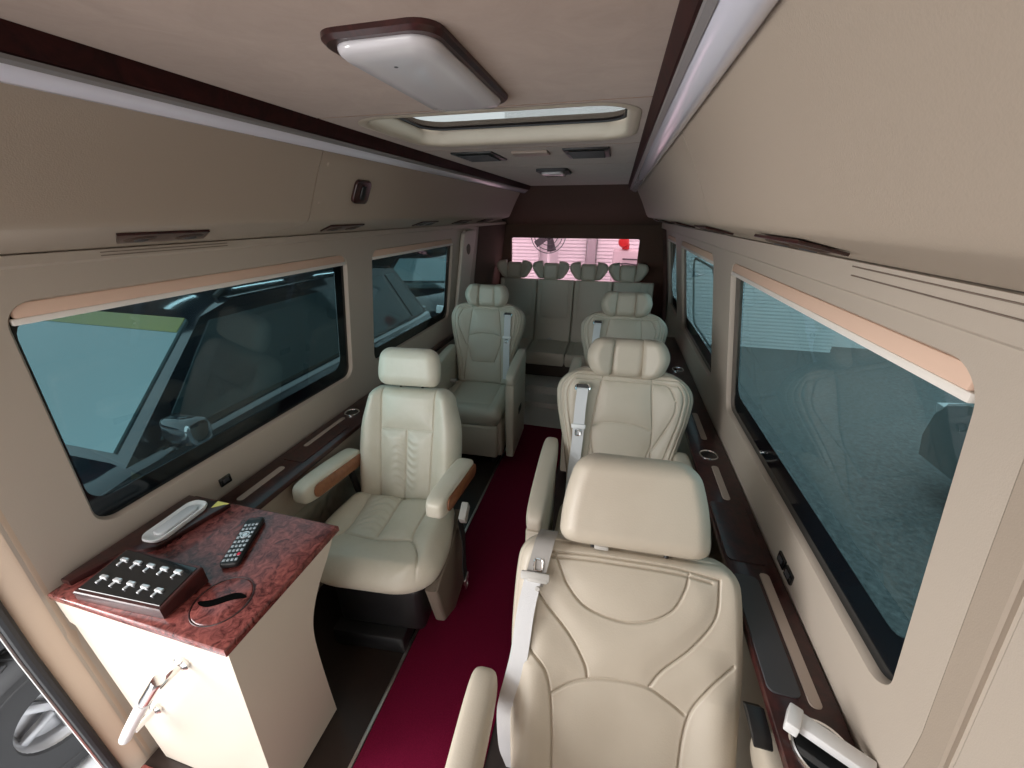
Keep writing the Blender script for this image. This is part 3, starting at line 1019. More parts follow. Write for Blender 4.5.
# --- near right recliner
def near_recliner():
    T = 0.075
    root = thing('reclined_seat', 'big cream leather seat, nearest one, reclined, with a wide square headrest', 'seat', (0.105 + 0.0, 0.24, 0.0), math.radians(3))
    ln = math.radians(40)
    fr = back_frame(0.23 + T * math.cos(ln), 0.50 - T * math.sin(ln), 40)
    C = 0.025
    SM = {
        'yoke': [(-0.16, 0.410), (-0.06, 0.416), (0.04, 0.417), (0.14, 0.416), (0.235, 0.405)],
        'yoke2': [(-0.16, 0.398), (-0.06, 0.404), (0.04, 0.405), (0.14, 0.404), (0.22, 0.396)],
        'u': [(-0.153, 0.412), (-0.135, 0.375), (-0.115, 0.340), (-0.07, 0.300), (0.002, 0.282), (0.069, 0.287), (0.130, 0.320), (0.160, 0.370), (0.170, 0.41)],
        'ls': [(-0.205, 0.36), (-0.18, 0.306), (-0.105, 0.237), (-0.063, 0.182), (-0.052, 0.149)],
        'rs': [(0.238, 0.405), (0.228, 0.324), (0.179, 0.256), (0.111, 0.194), (0.084, 0.156)],
        'arc': [(-0.135, 0.108), (-0.081, 0.138), (-0.014, 0.155), (0.073, 0.158), (0.120, 0.142), (0.161, 0.121)],
        'lb': [(-0.235, 0.225), (-0.191, 0.189), (-0.152, 0.155), (-0.133, 0.10), (-0.120, 0.0), (-0.118, -0.08)],
        'rb': [(0.263, 0.232), (0.209, 0.184), (0.168, 0.12), (0.150, 0.03), (0.145, -0.08)],
    }
    seams = [[(a - C, b) for a, b in s_] for s_ in SM.values()]

    def ex(u, v):
        bol = 0.020 * np.exp(-((np.abs(u) - 0.20) / 0.045) ** 2) * np.clip((0.26 - v) / 0.1, 0, 1)
        return bol - 0.010 * np.exp(-(u / 0.1) ** 2) * np.exp(-((v - 0.05) / 0.12) ** 2)
    mb = pad([(-0.10, 0.235), (0.0, 0.250), (0.1, 0.260), (0.2, 0.272), (0.30, 0.277), (0.38, 0.276), (0.447, 0.266)], T, 0.06, re=0.035, rc=0.06, rcb=0.03,
             seams=seams, gd=0.0075, gw=0.0024, puff=0.010, pr=0.03, nu=330, nv=330, edge_lines=(0.010,), extra=ex, **fr)
    mb.v = [(x + C, y, z) for x, y, z in mb.v]
    obj('backrest', mb, LEA, root, angle=180)
    # headrest
    hf = back_frame(fr['O'][1], fr['O'][2], 32)
    dv = on(fr, 0, 0.455, 0.055)
    hf['O'] = (0.036, dv.y - 0.004, dv.z - 0.008)
    mb = pad([(-0.004, 0.183), (0.07, 0.181), (0.13, 0.173), (0.19, 0.158), (0.228, 0.146)], 0.055, 0.05, re=0.045, rc=0.05, rcb=0.035, seams=[[(-0.3, 0.18), (0.3, 0.18)]], gd=0.0,
             puff=0.0, nu=90, nv=70, edge_lines=(), **hf)
    h = obj('headrest', mb, LEA, root, angle=180)
    for su in (-0.095, 0.085):
        mb = MB().tube([on(hf, su, 0.05, 0.0), on(hf, su, -0.06, -0.01)], 0.006, 10)
        obj('headrest_post', mb, BLACK, h)
    mb = MB().box(on(hf, -0.075, -0.004, 0.012), (0.035, 0.016, 0.012), 0.003)
    obj('post_collar', mb, BUCKLE, h)
    # piping on backrest rim handled by edge seam; cushion
    mb = pad([(-0.30, 0.235), (-0.1, 0.245), (0.17, 0.235)], 0.07, 0.09, re=0.06, rc=0.05, seams=[[(-0.14, -0.3), (-0.14, 0.2)], [(0.14, -0.3), (0.14, 0.2)]], nu=60, nv=50, O=(0.012, 0.05, 0.39), **FLATF)
    obj('seat_cushion', mb, LEA, root, angle=180)
    mb = MB().box((0.012, 0.03, 0.165), (0.40, 0.40, 0.33), 0.02)
    obj('base', mb, LEAG, root)
    for su in (-1, 1):
        xx = 0.016 + su * 0.306
        L_ = [(-0.12, 0.590), (0.1, 0.600), (0.29, 0.615), (0.345, 0.605)]
        mb = MB()
        rings = []
        for y, hw_, z0_, z1_ in ((-0.14, 0.017, 0.56, 0.585), (-0.125, 0.029, 0.545, 0.605), (-0.09, 0.035, 0.535, 0.615), (0.1, 0.036, 0.53, 0.625), (0.26, 0.036, 0.53, 0.632), (0.30, 0.032, 0.54, 0.625), (0.315, 0.022, 0.555, 0.61)):
            rings.append([(xx + a * hw_, y, z0_ + (z1_ - z0_) * b) for a, b in ((-0.7, 0), (0.7, 0), (1, 0.2), (1, 0.8), (0.7, 1), (-0.7, 1), (-1, 0.8), (-1, 0.2))])
        mb.loft(rings)
        a_ = obj('armrest', mb, LEA, root, angle=70)
        mod = a_.modifiers.new('soft', 'SUBSURF')
        mod.levels = mod.render_levels = 2
        mb = MB().box((xx - su * 0.006, 0.10, 0.44), (0.026, 0.16, 0.22), 0.008)
        obj('armrest_support', mb, LEAG, root)
    # belt over the shoulder
    dW = 0.006
    mb = strap_on(fr, [(-0.175, 0.452, -0.03), (-0.176, 0.452, 0.025), (-0.180, 0.435, T + 0.012), (-0.190, 0.38, T + 0.016), (-0.198, 0.33, T + 0.012)], 0.048)
    b_ = obj('seat_belt', mb, BELT, root, angle=60)
    mb = strap_on(fr, [(-0.200, 0.345, T + 0.018), (-0.210, 0.27, T + 0.016), (-0.215, 0.18, T + 0.009), (-0.224, 0.12, T + 0.004), (-0.234, 0.07, T - 0.02), (-0.240, 0.02, T - 0.06), (-0.240, -0.05, T - 0.12), (-0.238, -0.12, T - 0.19), (-0.236, -0.20, T - 0.30), (-0.235, -0.27, T - 0.40)], [0.042] * 55)
    obj('belt_webbing', mb, BELTL, b_, angle=60)
    # tongue plate with square slot
    mb = MB()
    c0 = on(fr, -0.195, 0.352, T + 0.022)
    Mf = Matrix((fr['U'], fr['V'], fr['N'])).transposed()
    mb.box(c0, (0.072, 0.020, 0.010), 0.004, M=Mf)
    mb.box(on(fr, -0.188, 0.345, T + 0.0235), (0.050, 0.012, 0.008), 0.003, M=Mf)
    obj('belt_tongue', mb, BUCKLE, b_)
    mb = MB().tube([on(fr, -0.190 + a, 0.378 + c, T + 0.019) for a, c in rrect(-0.010, 0.010, -0.013, 0.013, 0.004, 3)], 0.0026, 6, closed=True)
    obj('tongue_loop', mb, CHROME, b_)
    mb = MB().lathe([(0, 0.004), (0.005, 0.004), (0.0065, 0.0)], 14, c=on(fr, -0.186, 0.325, T + 0.0205), M=Mf)
    obj('belt_stud', mb, BUCKLE, b_)
    return root


near_recliner()


# --- captain seats with winged headrests
def winged_headrest(fr, parent, m, s=1.0, up=0.0, T=0.045, tilt=3, wing=((-0.004, 0.026), (0.03, 0.041), (0.075, 0.049), (0.115, 0.046), (0.150, 0.036), (0.162, 0.028))):
    mb = pad([(0.0, 0.064 * s), (0.06, 0.072 * s), (0.115, 0.072 * s), (0.150 * s, 0.066 * s)], T, 0.045, re=0.04, rc=0.015, rcb=0.025, nu=34, nv=34, **fr)
    h = obj('headrest', mb, m, parent, angle=180)
    for su in (-1, 1):
        l = math.radians(24) * su
        U, V, N = (np.array(fr[k]) for k in 'UVN')
        U2 = U * math.cos(l) + N * math.sin(l) * su * su * (1 if su > 0 else 1) * (1)
        U2 = U * math.cos(abs(l)) + N * math.sin(abs(l)) * su
        N2 = N * math.cos(abs(l)) - U * math.sin(abs(l)) * su
        # outline: rounded shell tapering at its lower outer corner
        O = np.array(fr['O'], float) + U * su * 0.064 * s + V * up + N * 0.006
        th = math.radians(-tilt) * su
        U3 = U2 * math.cos(th) - V * math.sin(th)
        V3 = V * math.cos(th) + U2 * math.sin(th)
        mb = pad([(v_, h_ * s) for v_, h_ in wing], T * 1.10, 0.04, re=0.032, rc=0.018, rcb=0.018, nu=36, nv=40,
                 O=O, U=U3, V=V3, N=N2, anchor=su)
        obj('headrest_wing', mb, m, h, angle=180)
    return h


def captain(side, label, m, loc, rz):
    """side = -1: aisle side towards -x; +1: mirrored."""
    root = thing('captain_seat', label, 'seat', loc, rz, 'captain seats with winged headrests')
    T = 0.07
    l = math.radians(19)
    fr = back_frame(0.17 + T, 0.44, 19)
    SG = -side     # +1 keeps the R2 layout
    seams = [[(-0.088, 0.545), (-0.102, 0.48), (-0.122, 0.32), (-0.120, 0.24), (-0.135, 0.10), (-0.14, 0.0)],
             [(0.108, 0.545), (0.112, 0.48), (0.128, 0.34), (0.130, 0.24), (0.14, 0.10), (0.145, 0.0)],
             [(-0.124, 0.325), (-0.06, 0.345), (0.06, 0.345), (0.128, 0.325)],
             [(-0.118, 0.26), (-0.085, 0.150), (-0.06, 0.135), (0.06, 0.135), (0.095, 0.150), (0.128, 0.26)],
             [(0.205, 0.46), (0.20, 0.40), (0.150, 0.28), (0.130, 0.24)],
             [(0.20, 0.47), (0.17, 0.52), (0.11, 0.53)]]
    seams = [[(SG * a, b) for a, b in s_] for s_ in seams]

    def ex(u, v):
        return 0.030 * np.exp(-((np.abs(u) - 0.215) / 0.05) ** 2) * np.clip(v / 0.15, 0, 1)
    mb = pad([(-0.04, 0.205), (0.08, 0.212), (0.20, 0.232), (0.30, 0.255), (0.38, 0.275), (0.46, 0.286), (0.52, 0.284), (0.58, 0.265)], T, 0.06, re=0.04, rc=0.13, rcb=0.02,
             seams=seams, edge_lines=(0.016, 0.034, 0.054), edge_vmin=0.02, gd=0.0075, gw=0.0030, puff=0.013, pr=0.022, nu=240, nv=220, extra=ex, **fr)
    obj('backrest', mb, m, root, angle=180)
    hf = back_frame(0, 0, 14)
    hf['O'] = tuple(on(fr, 0.0, 0.545, 0.045))
    h = winged_headrest(hf, root, m, 1.07)
    for su in (-0.05, 0.05):
        mb = MB().tube([on(hf, su, 0.03, 0), on(fr, su, 0.54, 0.02)], 0.006, 8)
        obj('headrest_post', mb, BLACK, h)
    # cushion, base, calf rest
    mb = pad([(-0.27, 0.225), (-0.1, 0.235), (0.20, 0.225)], 0.06, 0.09, re=0.05, rc=0.05, seams=[[(-0.15, -0.3), (-0.15, 0.25)], [(0.15, -0.3), (0.15, 0.25)], [(-0.15, -0.17), (0.15, -0.17)]],
             nu=70, nv=60, O=(0, 0.0, 0.39), **FLATF)
    obj('seat_cushion', mb, m, root, angle=180)
    mb = MB().box((0, 0.02, 0.19), (0.46, 0.44, 0.26), 0.02, 3)
    obj('base', mb, m, root)
    mb = MB().box((0, -0.235, 0.20), (0.42, 0.05, 0.24), 0.018, 3)
    obj('calf_rest', mb, m, root)
    for su in (-1, 1):
        mb = MB().box((su * 0.17, 0.0, 0.035), (0.03, 0.40, 0.07), 0.006)
        obj('floor_rail', mb, BLACK, root)
    for su in (-1, 1):
        xx = su * (0.285 if su == side else 0.250)
        rings = []
        for y, hw_, z0_, z1_ in ((-0.20, 0.018, 0.605, 0.635), (-0.185, 0.030, 0.59, 0.66), (-0.14, 0.035, 0.58, 0.675), (0.10, 0.036, 0.58, 0.70), (0.26, 0.034, 0.585, 0.705), (0.29, 0.024, 0.60, 0.69)):
            rings.append([(xx + a * hw_, y, z0_ + (z1_ - z0_) * b) for a, b in ((-0.8, 0), (0.8, 0), (1, 0.15), (1, 0.85), (0.8, 1), (-0.8, 1), (-1, 0.85), (-1, 0.15))])
        mb = MB().loft(rings)
        a_ = obj('armrest', mb, m, root, angle=180)
        mod = a_.modifiers.new('soft', 'SUBSURF')
        mod.levels = mod.render_levels = 2
        mb = MB().prism([(-0.20, 0.60), (-0.215, 0.30), (-0.20, 0.07), (0.22, 0.05), (0.25, 0.30), (0.27, 0.60)], lambda p, q, t_: (xx + t_, p, q), -0.028, 0.028, 0.012, 3)
        sp_ = obj('side_panel', mb, m, root)
        if su == side:
            mb = MB().box((xx + su * 0.029, 0.02, 0.335), (0.006, 0.10, 0.045), 0.002)
            mb.box((xx + su * 0.033, 0.02, 0.340), (0.006, 0.05, 0.018), 0.002)
            obj('recline_lever', mb, BLACK, sp_)
    # belt guide and belt on the aisle side
    gu = side * 0.170
    Mf = Matrix((fr['U'], fr['V'], fr['N'])).transposed()
    w0 = T + 0.030
    mb = MB()
    mb.loft([[on(fr, gu + a * q, 0.487 + b * q, w0 + z) for a, b in rrect(-0.034, 0.034, -0.020, 0.020, 0.019, 5)] for q, z in ((1.0, -0.012), (1.0, 0.004), (0.9, 0.008), (0.78, 0.006), (0.72, -0.002))], caps=False)
    g_ = obj('belt_guide', mb, CHROME, root)
    mb = MB().prism(rrect(-0.026, 0.026, -0.014, 0.014, 0.013, 5), lambda p, q, t_: on(fr, gu + p, 0.487 + q, w0 + t_), -0.01, 0.0005)
    obj('guide_slot', mb, BLACK, g_)
    mb = strap_on(fr, [(gu, 0.487, w0 - 0.002), (gu, 0.476, w0 + 0.007), (gu + side * 0.003, 0.40, w0 + 0.014), (gu + side * 0.004, 0.25, w0 + 0.002), (gu + side * 0.010, 0.12, w0 - 0.004), (gu + side * 0.012, 0.02, w0 - 0.012)], 0.046)
    b_ = obj('seat_belt', mb, BELTL, root, angle=60)
    mb = MB().box(on(fr, gu + side * 0.004, 0.325, w0 + 0.016), (0.060, 0.018, 0.009), 0.003, M=Mf)
    obj('belt_tongue', mb, WHITE, b_)
    mb = MB().tube([on(fr, gu + side * 0.004 + a, 0.298 + c, w0 + 0.015) for a, c in rrect(-0.010, 0.010, -0.012, 0.012, 0.004, 3)], 0.003, 6, closed=True)
    obj('tongue_loop', mb, CHROME, b_)
    # buckle stalk beside the cushion
    mb = MB().box((-side * 0.20, 0.10, 0.475), (0.05, 0.03, 0.018), 0.004)
    obj('belt_buckle', mb, BUCKLE, root)
    return root


r2 = captain(-1, 'cream captain seat with winged headrest directly behind the nearest reclined seat', LEA, (0.100, 1.20, 0.0), math.radians(1.5))
r3 = dup(r2, (0.100, 2.28, 0.0), 0.0, 'cream captain seat on the right in front of the rear bench, third in line')
captain(1, 'cream captain seat on the left behind the ivory swivel seat', LEAG, (-0.865, 2.34, 0.0), math.radians(3))


# --- ivory swivel seat with wood-sided arms
def swivel():
    root = thing('swivel_seat', 'ivory leather seat with wrinkled cushion and walnut sided armrests beside the desk', 'seat', (-0.77, 0.995, 0.0), math.radians(6))
    T = 0.075
    fr = back_frame(0.17 + T, 0.47, 20)
    fr['O'] = (0, 0.19 + T * math.cos(math.radians(20)), 0.50 - T * math.sin(math.radians(20)))
    seams = [[(-0.120, 0.46), (-0.118, 0.25), (-0.112, 0.0), (-0.112, -0.08)], [(0.120, 0.46), (0.118, 0.25), (0.112, 0.0), (0.112, -0.08)],
             [(-0.118, 0.265), (0.118, 0.265)], [(0.0, 0.265), (0.0, -0.08)]]

    def ex(u, v):
        wr = 0.0022 * np.sin(v * 190 + 5 * np.sin(u * 40)) * np.exp(-(np.abs(np.abs(u) - 0.02) / 0.03) ** 2) * np.clip((0.25 - v) / 0.05, 0, 1) * np.clip((v + 0.02) / 0.05, 0, 1)
        return 0.018 * np.exp(-((np.abs(u) - 0.175) / 0.045) ** 2) + wr
    mb = pad([(-0.08, 0.212), (0.05, 0.228), (0.25, 0.228), (0.36, 0.205), (0.45, 0.180)], T, 0.06, re=0.05, rc=0.045, rcb=0.03, seams=seams, gd=0.008, gw=0.0032, puff=0.020, pr=0.03, nu=190, nv=190, extra=ex, **fr)
    obj('backrest', mb, LEAW, root, angle=180)
    hf = back_frame(0, 0, 16)
    hf['O'] = tuple(on(fr, 0.0, 0.455, 0.045))
    mb = pad([(0.0, 0.132), (0.06, 0.138), (0.12, 0.132), (0.165, 0.122)], 0.05, 0.05, re=0.05, rc=0.04, rcb=0.035, nu=60, nv=50, **hf)
    h = obj('headrest', mb, LEAW, root, angle=180)
    for su in (-0.05, 0.05):
        mb = MB().tube([on(hf, su, 0.03, 0), on(fr, su, 0.42, 0.0)], 0.006, 8)
        obj('headrest_post', mb, BLACK, h)
    # cushion
    sc_ = [[(-0.145, 0.22), (-0.13, 0.0), (-0.14, -0.07)], [(0.145, 0.22), (0.13, 0.0), (0.14, -0.07)], [(0.0, 0.22), (0.0, -0.06)], [(-0.14, -0.06), (0.0, -0.075), (0.14, -0.06)],
           [(0.14, -0.06), (0.19, -0.14), (0.20, -0.26)], [(-0.14, -0.06), (-0.19, -0.14), (-0.20, -0.26)]]

    def exc(u, v):
        wr = 0.003 * np.sin(v * 170 + 4 * np.sin(u * 35)) * np.exp(-((u + 0.06) / 0.05) ** 2) * np.clip((v + 0.05) / 0.04, 0, 1)
        return wr - 0.012 * np.exp(-(u / 0.13) ** 2) * np.clip((v + 0.06) / 0.1, 0, 1) + 0.01 * np.exp(-((np.abs(u) - 0.2) / 0.05) ** 2) - 0.9 * np.clip(-0.17 - v, 0, 1) ** 1.3
    mb = pad([(-0.225, 0.222), (-0.13, 0.258), (0.0, 0.262), (0.20, 0.225)], 0.075, 0.065, re=0.065, rc=0.04, rcb=0.11, seams=sc_, gd=0.008, gw=0.0035, puff=0.014, pr=0.03, nu=170, nv=170, extra=exc, O=(0, 0, 0.425), **FLATF)
    obj('seat_cushion', mb, LEAW, root, angle=180)
    # pedestal
    mb = MB().box((0, 0.03, 0.205), (0.36, 0.34, 0.24), 0.03, 3)
    mb.box((-0.045, 0.03, 0.045), (0.30, 0.42, 0.09), 0.015, 2)
    obj('pedestal', mb, BLACK, root)
    mb = MB().prism([(-0.16, 0.36), (-0.10, 0.12), (0.02, 0.03), (0.22, 0.03), (0.22, 0.40)], lambda p, q, t_: (0.235 + t_, p, q), -0.03, 0.02, 0.014, 3)
    obj('side_skirt', mb, mat('taupe_leather', (0.22, 0.18, 0.145), 0.5, bump=(150, 0.2)), root)
    for su in (-1, 1):
        xx = 0.248 if su > 0 else -0.266
        rot = Matrix.Rotation(math.radians(7), 3, 'X').to_4x4()
        rings = []
        for y, hw_, z0_, z1_ in ((-0.135, 0.018, -0.035, 0.005), (-0.125, 0.034, -0.045, 0.020), (-0.09, 0.040, -0.052, 0.032), (0.05, 0.041, -0.052, 0.036), (0.17, 0.041, -0.05, 0.036), (0.20, 0.036, -0.045, 0.03), (0.212, 0.02, -0.03, 0.015)):
            rings.append([(a * hw_, y, z0_ + (z1_ - z0_) * b) for a, b in ((-0.85, 0), (0.85, 0), (1, 0.12), (1, 0.88), (0.8, 1), (-0.8, 1), (-1, 0.88), (-1, 0.12))])
        mb = MB().loft(rings)
        a_ = obj('armrest', mb, LEAW, root, angle=180)
        a_.matrix_local = Matrix.Translation((xx, 0.06, 0.645)) @ Matrix.Rotation(math.radians(-6), 4, 'Z') @ Matrix.Rotation(math.radians(-7), 4, 'X')
        mod = a_.modifiers.new('soft', 'SUBSURF')
        mod.levels = mod.render_levels = 2
        mb = MB().prism(rrect(-0.095, 0.20, -0.038, 0.018, 0.025, 7), lambda p, q, t_: (0.0385 + t_, p, q), 0.0, 0.006, 0.002)
        obj('wood_inlay', mb, WOOD, a_)
        mb = MB().prism(rrect(-0.020, 0.020, -0.02, 0.012, 0.008, 5), lambda p, q, t_: (p, -0.128 - t_, q - 0.012), -0.004, 0.004, 0.001)
        obj('arm_button', mb, BUCKLE, a_)
        mb = MB().tube([(su * 0.235, 0.19, 0.60), (su * 0.225, 0.20, 0.50), (su * 0.20, 0.19, 0.42)], 0.014, 8)
        obj('armrest_bracket', mb, BLACK, root)
    # belt end and buckle on the aisle side
    mb = MB().ribbon([(0.262, 0.13, 0.44), (0.285, 0.10, 0.36), (0.292, 0.06, 0.26), (0.298, 0.05, 0.20)], (0, 1, 0), 0.045, 0.003)
    b_ = obj('seat_belt', mb, RUBBER, root, angle=60)
    mb = MB().box((0.300, 0.05, 0.185), (0.010, 0.05, 0.03), 0.003)
    mb.tube([(0.300, 0.05 + a, 0.155 + c) for a, c in rrect(-0.014, 0.014, -0.018, 0.016, 0.005, 3)], 0.0035, 6, closed=True)
    obj('belt_tongue', mb, ALU, b_)
    mb = MB().box((0.285, 0.13, 0.47), (0.03, 0.075, 0.05), 0.006, M=Matrix.Rotation(0.5, 3, 'X'))
    obj('belt_buckle', mb, BUCKLE, root)
    return root


swivel()


# --- rear bench
def bench():
    root = thing('rear_bench', 'wide cream bench seat for four across the back of the cabin', 'bench', (-0.40, 3.75, 0.13))
    fr = back_frame(0.12, 0.25, 12)
    wds = [(-0.735, -0.345), (-0.345, 0.03), (0.03, 0.40), (0.40, 0.785)]
    for i, (a, b) in enumerate(wds):
        hw_ = (b - a) / 2 + 0.001
        f2 = dict(fr)
        f2['O'] = ((a + b) / 2, fr['O'][1], fr['O'][2])
        seams = [[(-hw_ + 0.05, 0.62), (-hw_ + 0.05, 0.30), (-hw_ + 0.09, 0.24), (hw_ - 0.09, 0.24), (hw_ - 0.05, 0.30), (hw_ - 0.05, 0.62)]]
        if i == 3:
            seams.append([(hw_ - 0.12, 0.7), (hw_ - 0.12, 0.0)])
        mb = pad([(-0.02, hw_), (0.3, hw_), (0.625, hw_)], 0.07, 0.06, re=0.014, rc=0.012, rcb=0.005, seams=seams, nu=60, nv=70, **f2)
        obj('backrest', mb, LEAG, root, angle=180)
        # cushion
        mb = pad([(-0.36, hw_), (0.0, hw_), (0.10, hw_)], 0.055, 0.075, re=0.016, rc=0.008, rcb=0.008, seams=[[(-hw_ + 0.06, -0.4), (-hw_ + 0.06, 0.2)], [(hw_ - 0.06, -0.4), (hw_ - 0.06, 0.2)], [(-hw_, -0.27), (hw_, -0.27)]],
                 nu=40, nv=50, O=((a + b) / 2, 0.0, 0.225), **FLATF)
        obj('seat_cushion', mb, LEAG, root, angle=180)
        mb = MB().box(((a + b) / 2 + 0.06, 0.085, 0.29), (0.05, 0.03, 0.03), 0.006)
        mb.ribbon([((a + b) / 2 - 0.10, 0.08, 0.295), ((a + b) / 2 - 0.02, 0.05, 0.29), ((a + b) / 2 + 0.05, 0.08, 0.30)], (0, 0.5, 0.8), 0.03, 0.003)
        obj('belt_buckle', mb, BUCKLE, root)
    for i, x in enumerate((-0.59, -0.215, 0.160, 0.53)):
        hf = back_frame(0, 0, 8)
        p = on(fr, x, 0.615, 0.02)
        hf['O'] = tuple(p)
        h = winged_headrest(hf, root, LEAG, 1.12, 0.0, 0.035, -4, ((0.012, 0.018), (0.05, 0.032), (0.10, 0.046), (0.14, 0.050), (0.172, 0.042), (0.188, 0.030)))
        for su in (-0.04, 0.04):
            mb = MB().tube([on(hf, su, 0.02, 0), on(hf, su, -0.05, 0.0)], 0.006, 8)
            obj('headrest_post', mb, BLACK, h)
    mb = MB().box((0.02, 0.02, 0.075), (1.42, 0.56, 0.15), 0.01)
    obj('bench_base', mb, mat('bench_dark', (0.05, 0.032, 0.022), 0.6), root)
    return root


bench()

# ------------------------------------------------------------------ the desk
DX0, DX1, DY0, DY1, DZ = -1.236, -0.705, 0.342, 0.708, 0.77
dk = thing('side_cabinet', 'cabinet desk with red burl top and ivory curved side by the open doorway', 'cabinet', (DX1, DY0, 0.0))


def dl(x, y, z):
    return (x - DX1, y - DY0, z)


mb = MB().prism([(DX0, DY0), (DX1, DY0), (DX1, DY1), (DX0, DY1)], lambda p, q, t: dl(p, q, t), DZ - 0.024, DZ, 0.006, 3)
obj('top', mb, BURL, dk)
# body: profile in (y,z), S-curved rear edge, leaning inwards to its foot
prof_r = catmull([(0.695, 0.746), (0.66, 0.69), (0.615, 0.63), (0.580, 0.555), (0.568, 0.48), (0.572, 0.36), (0.585, 0.18), (0.60, 0.006)], 5)
prof = [(0.352, 0.746)] + prof_r + [(0.352, 0.006)]
mb = MB()
bodyx = lambda z: -0.716 - 0.075 * (1 - z / 0.746)
rings = []
n = len(prof)
front = [(bodyx(z), y, z) for y, z in prof]
mid = [(-1.238, y, z) for y, z in prof]
mb.add([dl(*p) for p in front] + [dl(*p) for p in mid], [list(range(n)), list(range(2 * n - 1, n - 1, -1))] + [[i, (i + 1) % n, n + (i + 1) % n, n + i] for i in range(n)])
obj('body', mb, DESKW, dk, angle=30)
# top band on the front face (left end of the front stands proud) and door panel
mb = MB().prism([(-1.234, 0.745), (-1.234, 0.665), (-1.19, 0.645), (-1.10, 0.675), (-1.0, 0.715), (-0.92, 0.745)], lambda p, q, t: dl(p, t, q), 0.346, 0.354, 0.002)
obj('front_band', mb, DESKW, dk)
# raised rear panel along the wall
mb = MB().prism([(-1.234, 0.372), (-1.205, 0.372), (-1.176, 0.465), (-1.118, 0.505), (-1.075, 0.690), (-1.234, 0.690)], lambda p, q, t: dl(p, q, t), DZ - 0.001, DZ + 0.016, 0.004)
obj('rear_shelf', mb, ROSE, dk)
# round lid with a wavy tissue slot
lid = MB().lathe([(0, 0.0025), (0.058, 0.0025), (0.0605, 0.0015), (0.0615, 0.0)], 40, c=dl(-0.812, 0.433, DZ))
ld = obj('tissue_lid', lid, BURL, dk)
mb = MB().tube([dl(-0.812 + 0.063 * math.cos(a), 0.433 + 0.063 * math.sin(a), DZ + 0.0008) for a in np.linspace(0, 2 * PI, 49)[:-1]], 0.0016, 6, closed=True)
obj('lid_ring', mb, ROSE, ld)
mb = MB()
up, lo = [], []
for i in range(25):
    q = -1 + 2 * i / 24
    x = q * 0.054
    wv = 0.007 * math.sin(q * 3.0)
    th = 0.0105 * (1 - q * q) ** 0.6
    up.append((x, wv + th))
    lo.append((x, wv - th))
pl = up + lo[::-1][1:-1]
a0 = math.radians(20)
mb.prism([(p * math.cos(a0) - q * math.sin(a0), p * math.sin(a0) + q * math.cos(a0)) for p, q in pl], lambda p, q, t: dl(-0.812 + p, 0.433 + q, DZ + t), 0.002, 0.0032)
obj('tissue_slot', mb, VOID, ld)
# yellow sticker
mb = MB().prism([(-1.130, 0.672), (-1.137, 0.700), (-1.094, 0.700)], lambda p, q, t: dl(p + 0.02, q - 0.012, DZ + t), 0.0152, 0.0168)
obj('yellow_sticker', mb, YELLOW, dk)
# chrome grab handle on the front face
mb = MB().tube([dl(*p) for p in catmull([(-0.872, 0.300, 0.672), (-0.885, 0.297, 0.655), (-0.94, 0.295, 0.585), (-1.03, 0.293, 0.47), (-1.11, 0.292, 0.365), (-1.16, 0.292, 0.295)], 5)], 0.0125, 14)
for x, z in ((-0.882, 0.645), (-1.105, 0.352)):
    mb.tube([dl(x, 0.352, z), dl(x, 0.295, z)], 0.009, 12)
    mb.lathe([(0.0, 0.0), (0.02, 0.0), (0.02, 0.006), (0.012, 0.012)], 20, c=dl(x, 0.352, z), M=Matrix.Rotation(PI / 2, 3, 'X'))
gh = obj('grab_handle', mb, CHROME, dk)
mb = MB().tube([dl(*p) for p in ((-0.965, 0.2945, 0.553), (-1.03, 0.293, 0.47), (-1.11, 0.292, 0.365), (-1.168, 0.292, 0.286), (-1.173, 0.292, 0.279))], [0.0145, 0.0145, 0.0145, 0.0145, 0.010], 14)
obj('handle_sleeve', mb, WHITE, gh)

# tray on the rear shelf
t = thing('oblong_tray', 'white oblong handset cradle on the desk against the left wall', 'tray', (-1.147, 0.588, DZ + 0.0165), math.radians(3))
outer = [(a, b) for a, b in rrect(-0.034, 0.034, -0.082, 0.082, 0.026, 7)]
mb = MB().loft([[(a, b, 0.0) for a, b in sc(outer, 0.92)], [(a, b, 0.007) for a, b in outer], [(a, b, 0.0125) for a, b in sc(outer, 0.98)], [(a, b, 0.012) for a, b in sc(outer, 0.82, 0.90)],
                [(a, b, 0.006) for a, b in sc(outer, 0.66, 0.82)], [(a, b, 0.005) for a, b in sc(outer, 0.3, 0.5)]])
obj('cradle', mb, WHITE, t, angle=60)
mb = MB().prism(rrect(-0.018, 0.018, -0.058, 0.058, 0.014, 5), lambda p, q, s_: (p, q, s_), 0.0045, 0.014, 0.005, 3)
obj('raised_pad', mb, mat('grey_white', (0.62, 0.63, 0.65), 0.35), t)

# control box with ten switches
cbx = thing('control_box', 'low rosewood control box with black glass face and ten silver switches on the desk', 'control box', (-1.018, 0.415, DZ + 0.0006), math.radians(2))
bx = [(-0.125, -0.062), (0.122, -0.056), (0.130, 0.045), (-0.112, 0.052)]
H0, H1 = 0.030, 0.052
mb = MB()


def boxring(k, z):
    return [(a * k, b * k, z + (H1 - H0) * (b + 0.06) / 0.11 * (1 if z > 0.01 else 0)) for a, b in bx]


mb.loft([boxring(0.98, 0.0), boxring(1.0, 0.003), boxring(1.0, H0 - 0.003), boxring(0.975, H0)])
obj('case', mb, ROSE, cbx, angle=25)


def boxtop(a, b, w_=0.0):
    return (a, b, H0 + (H1 - H0) * (b + 0.06) / 0.11 + w_)


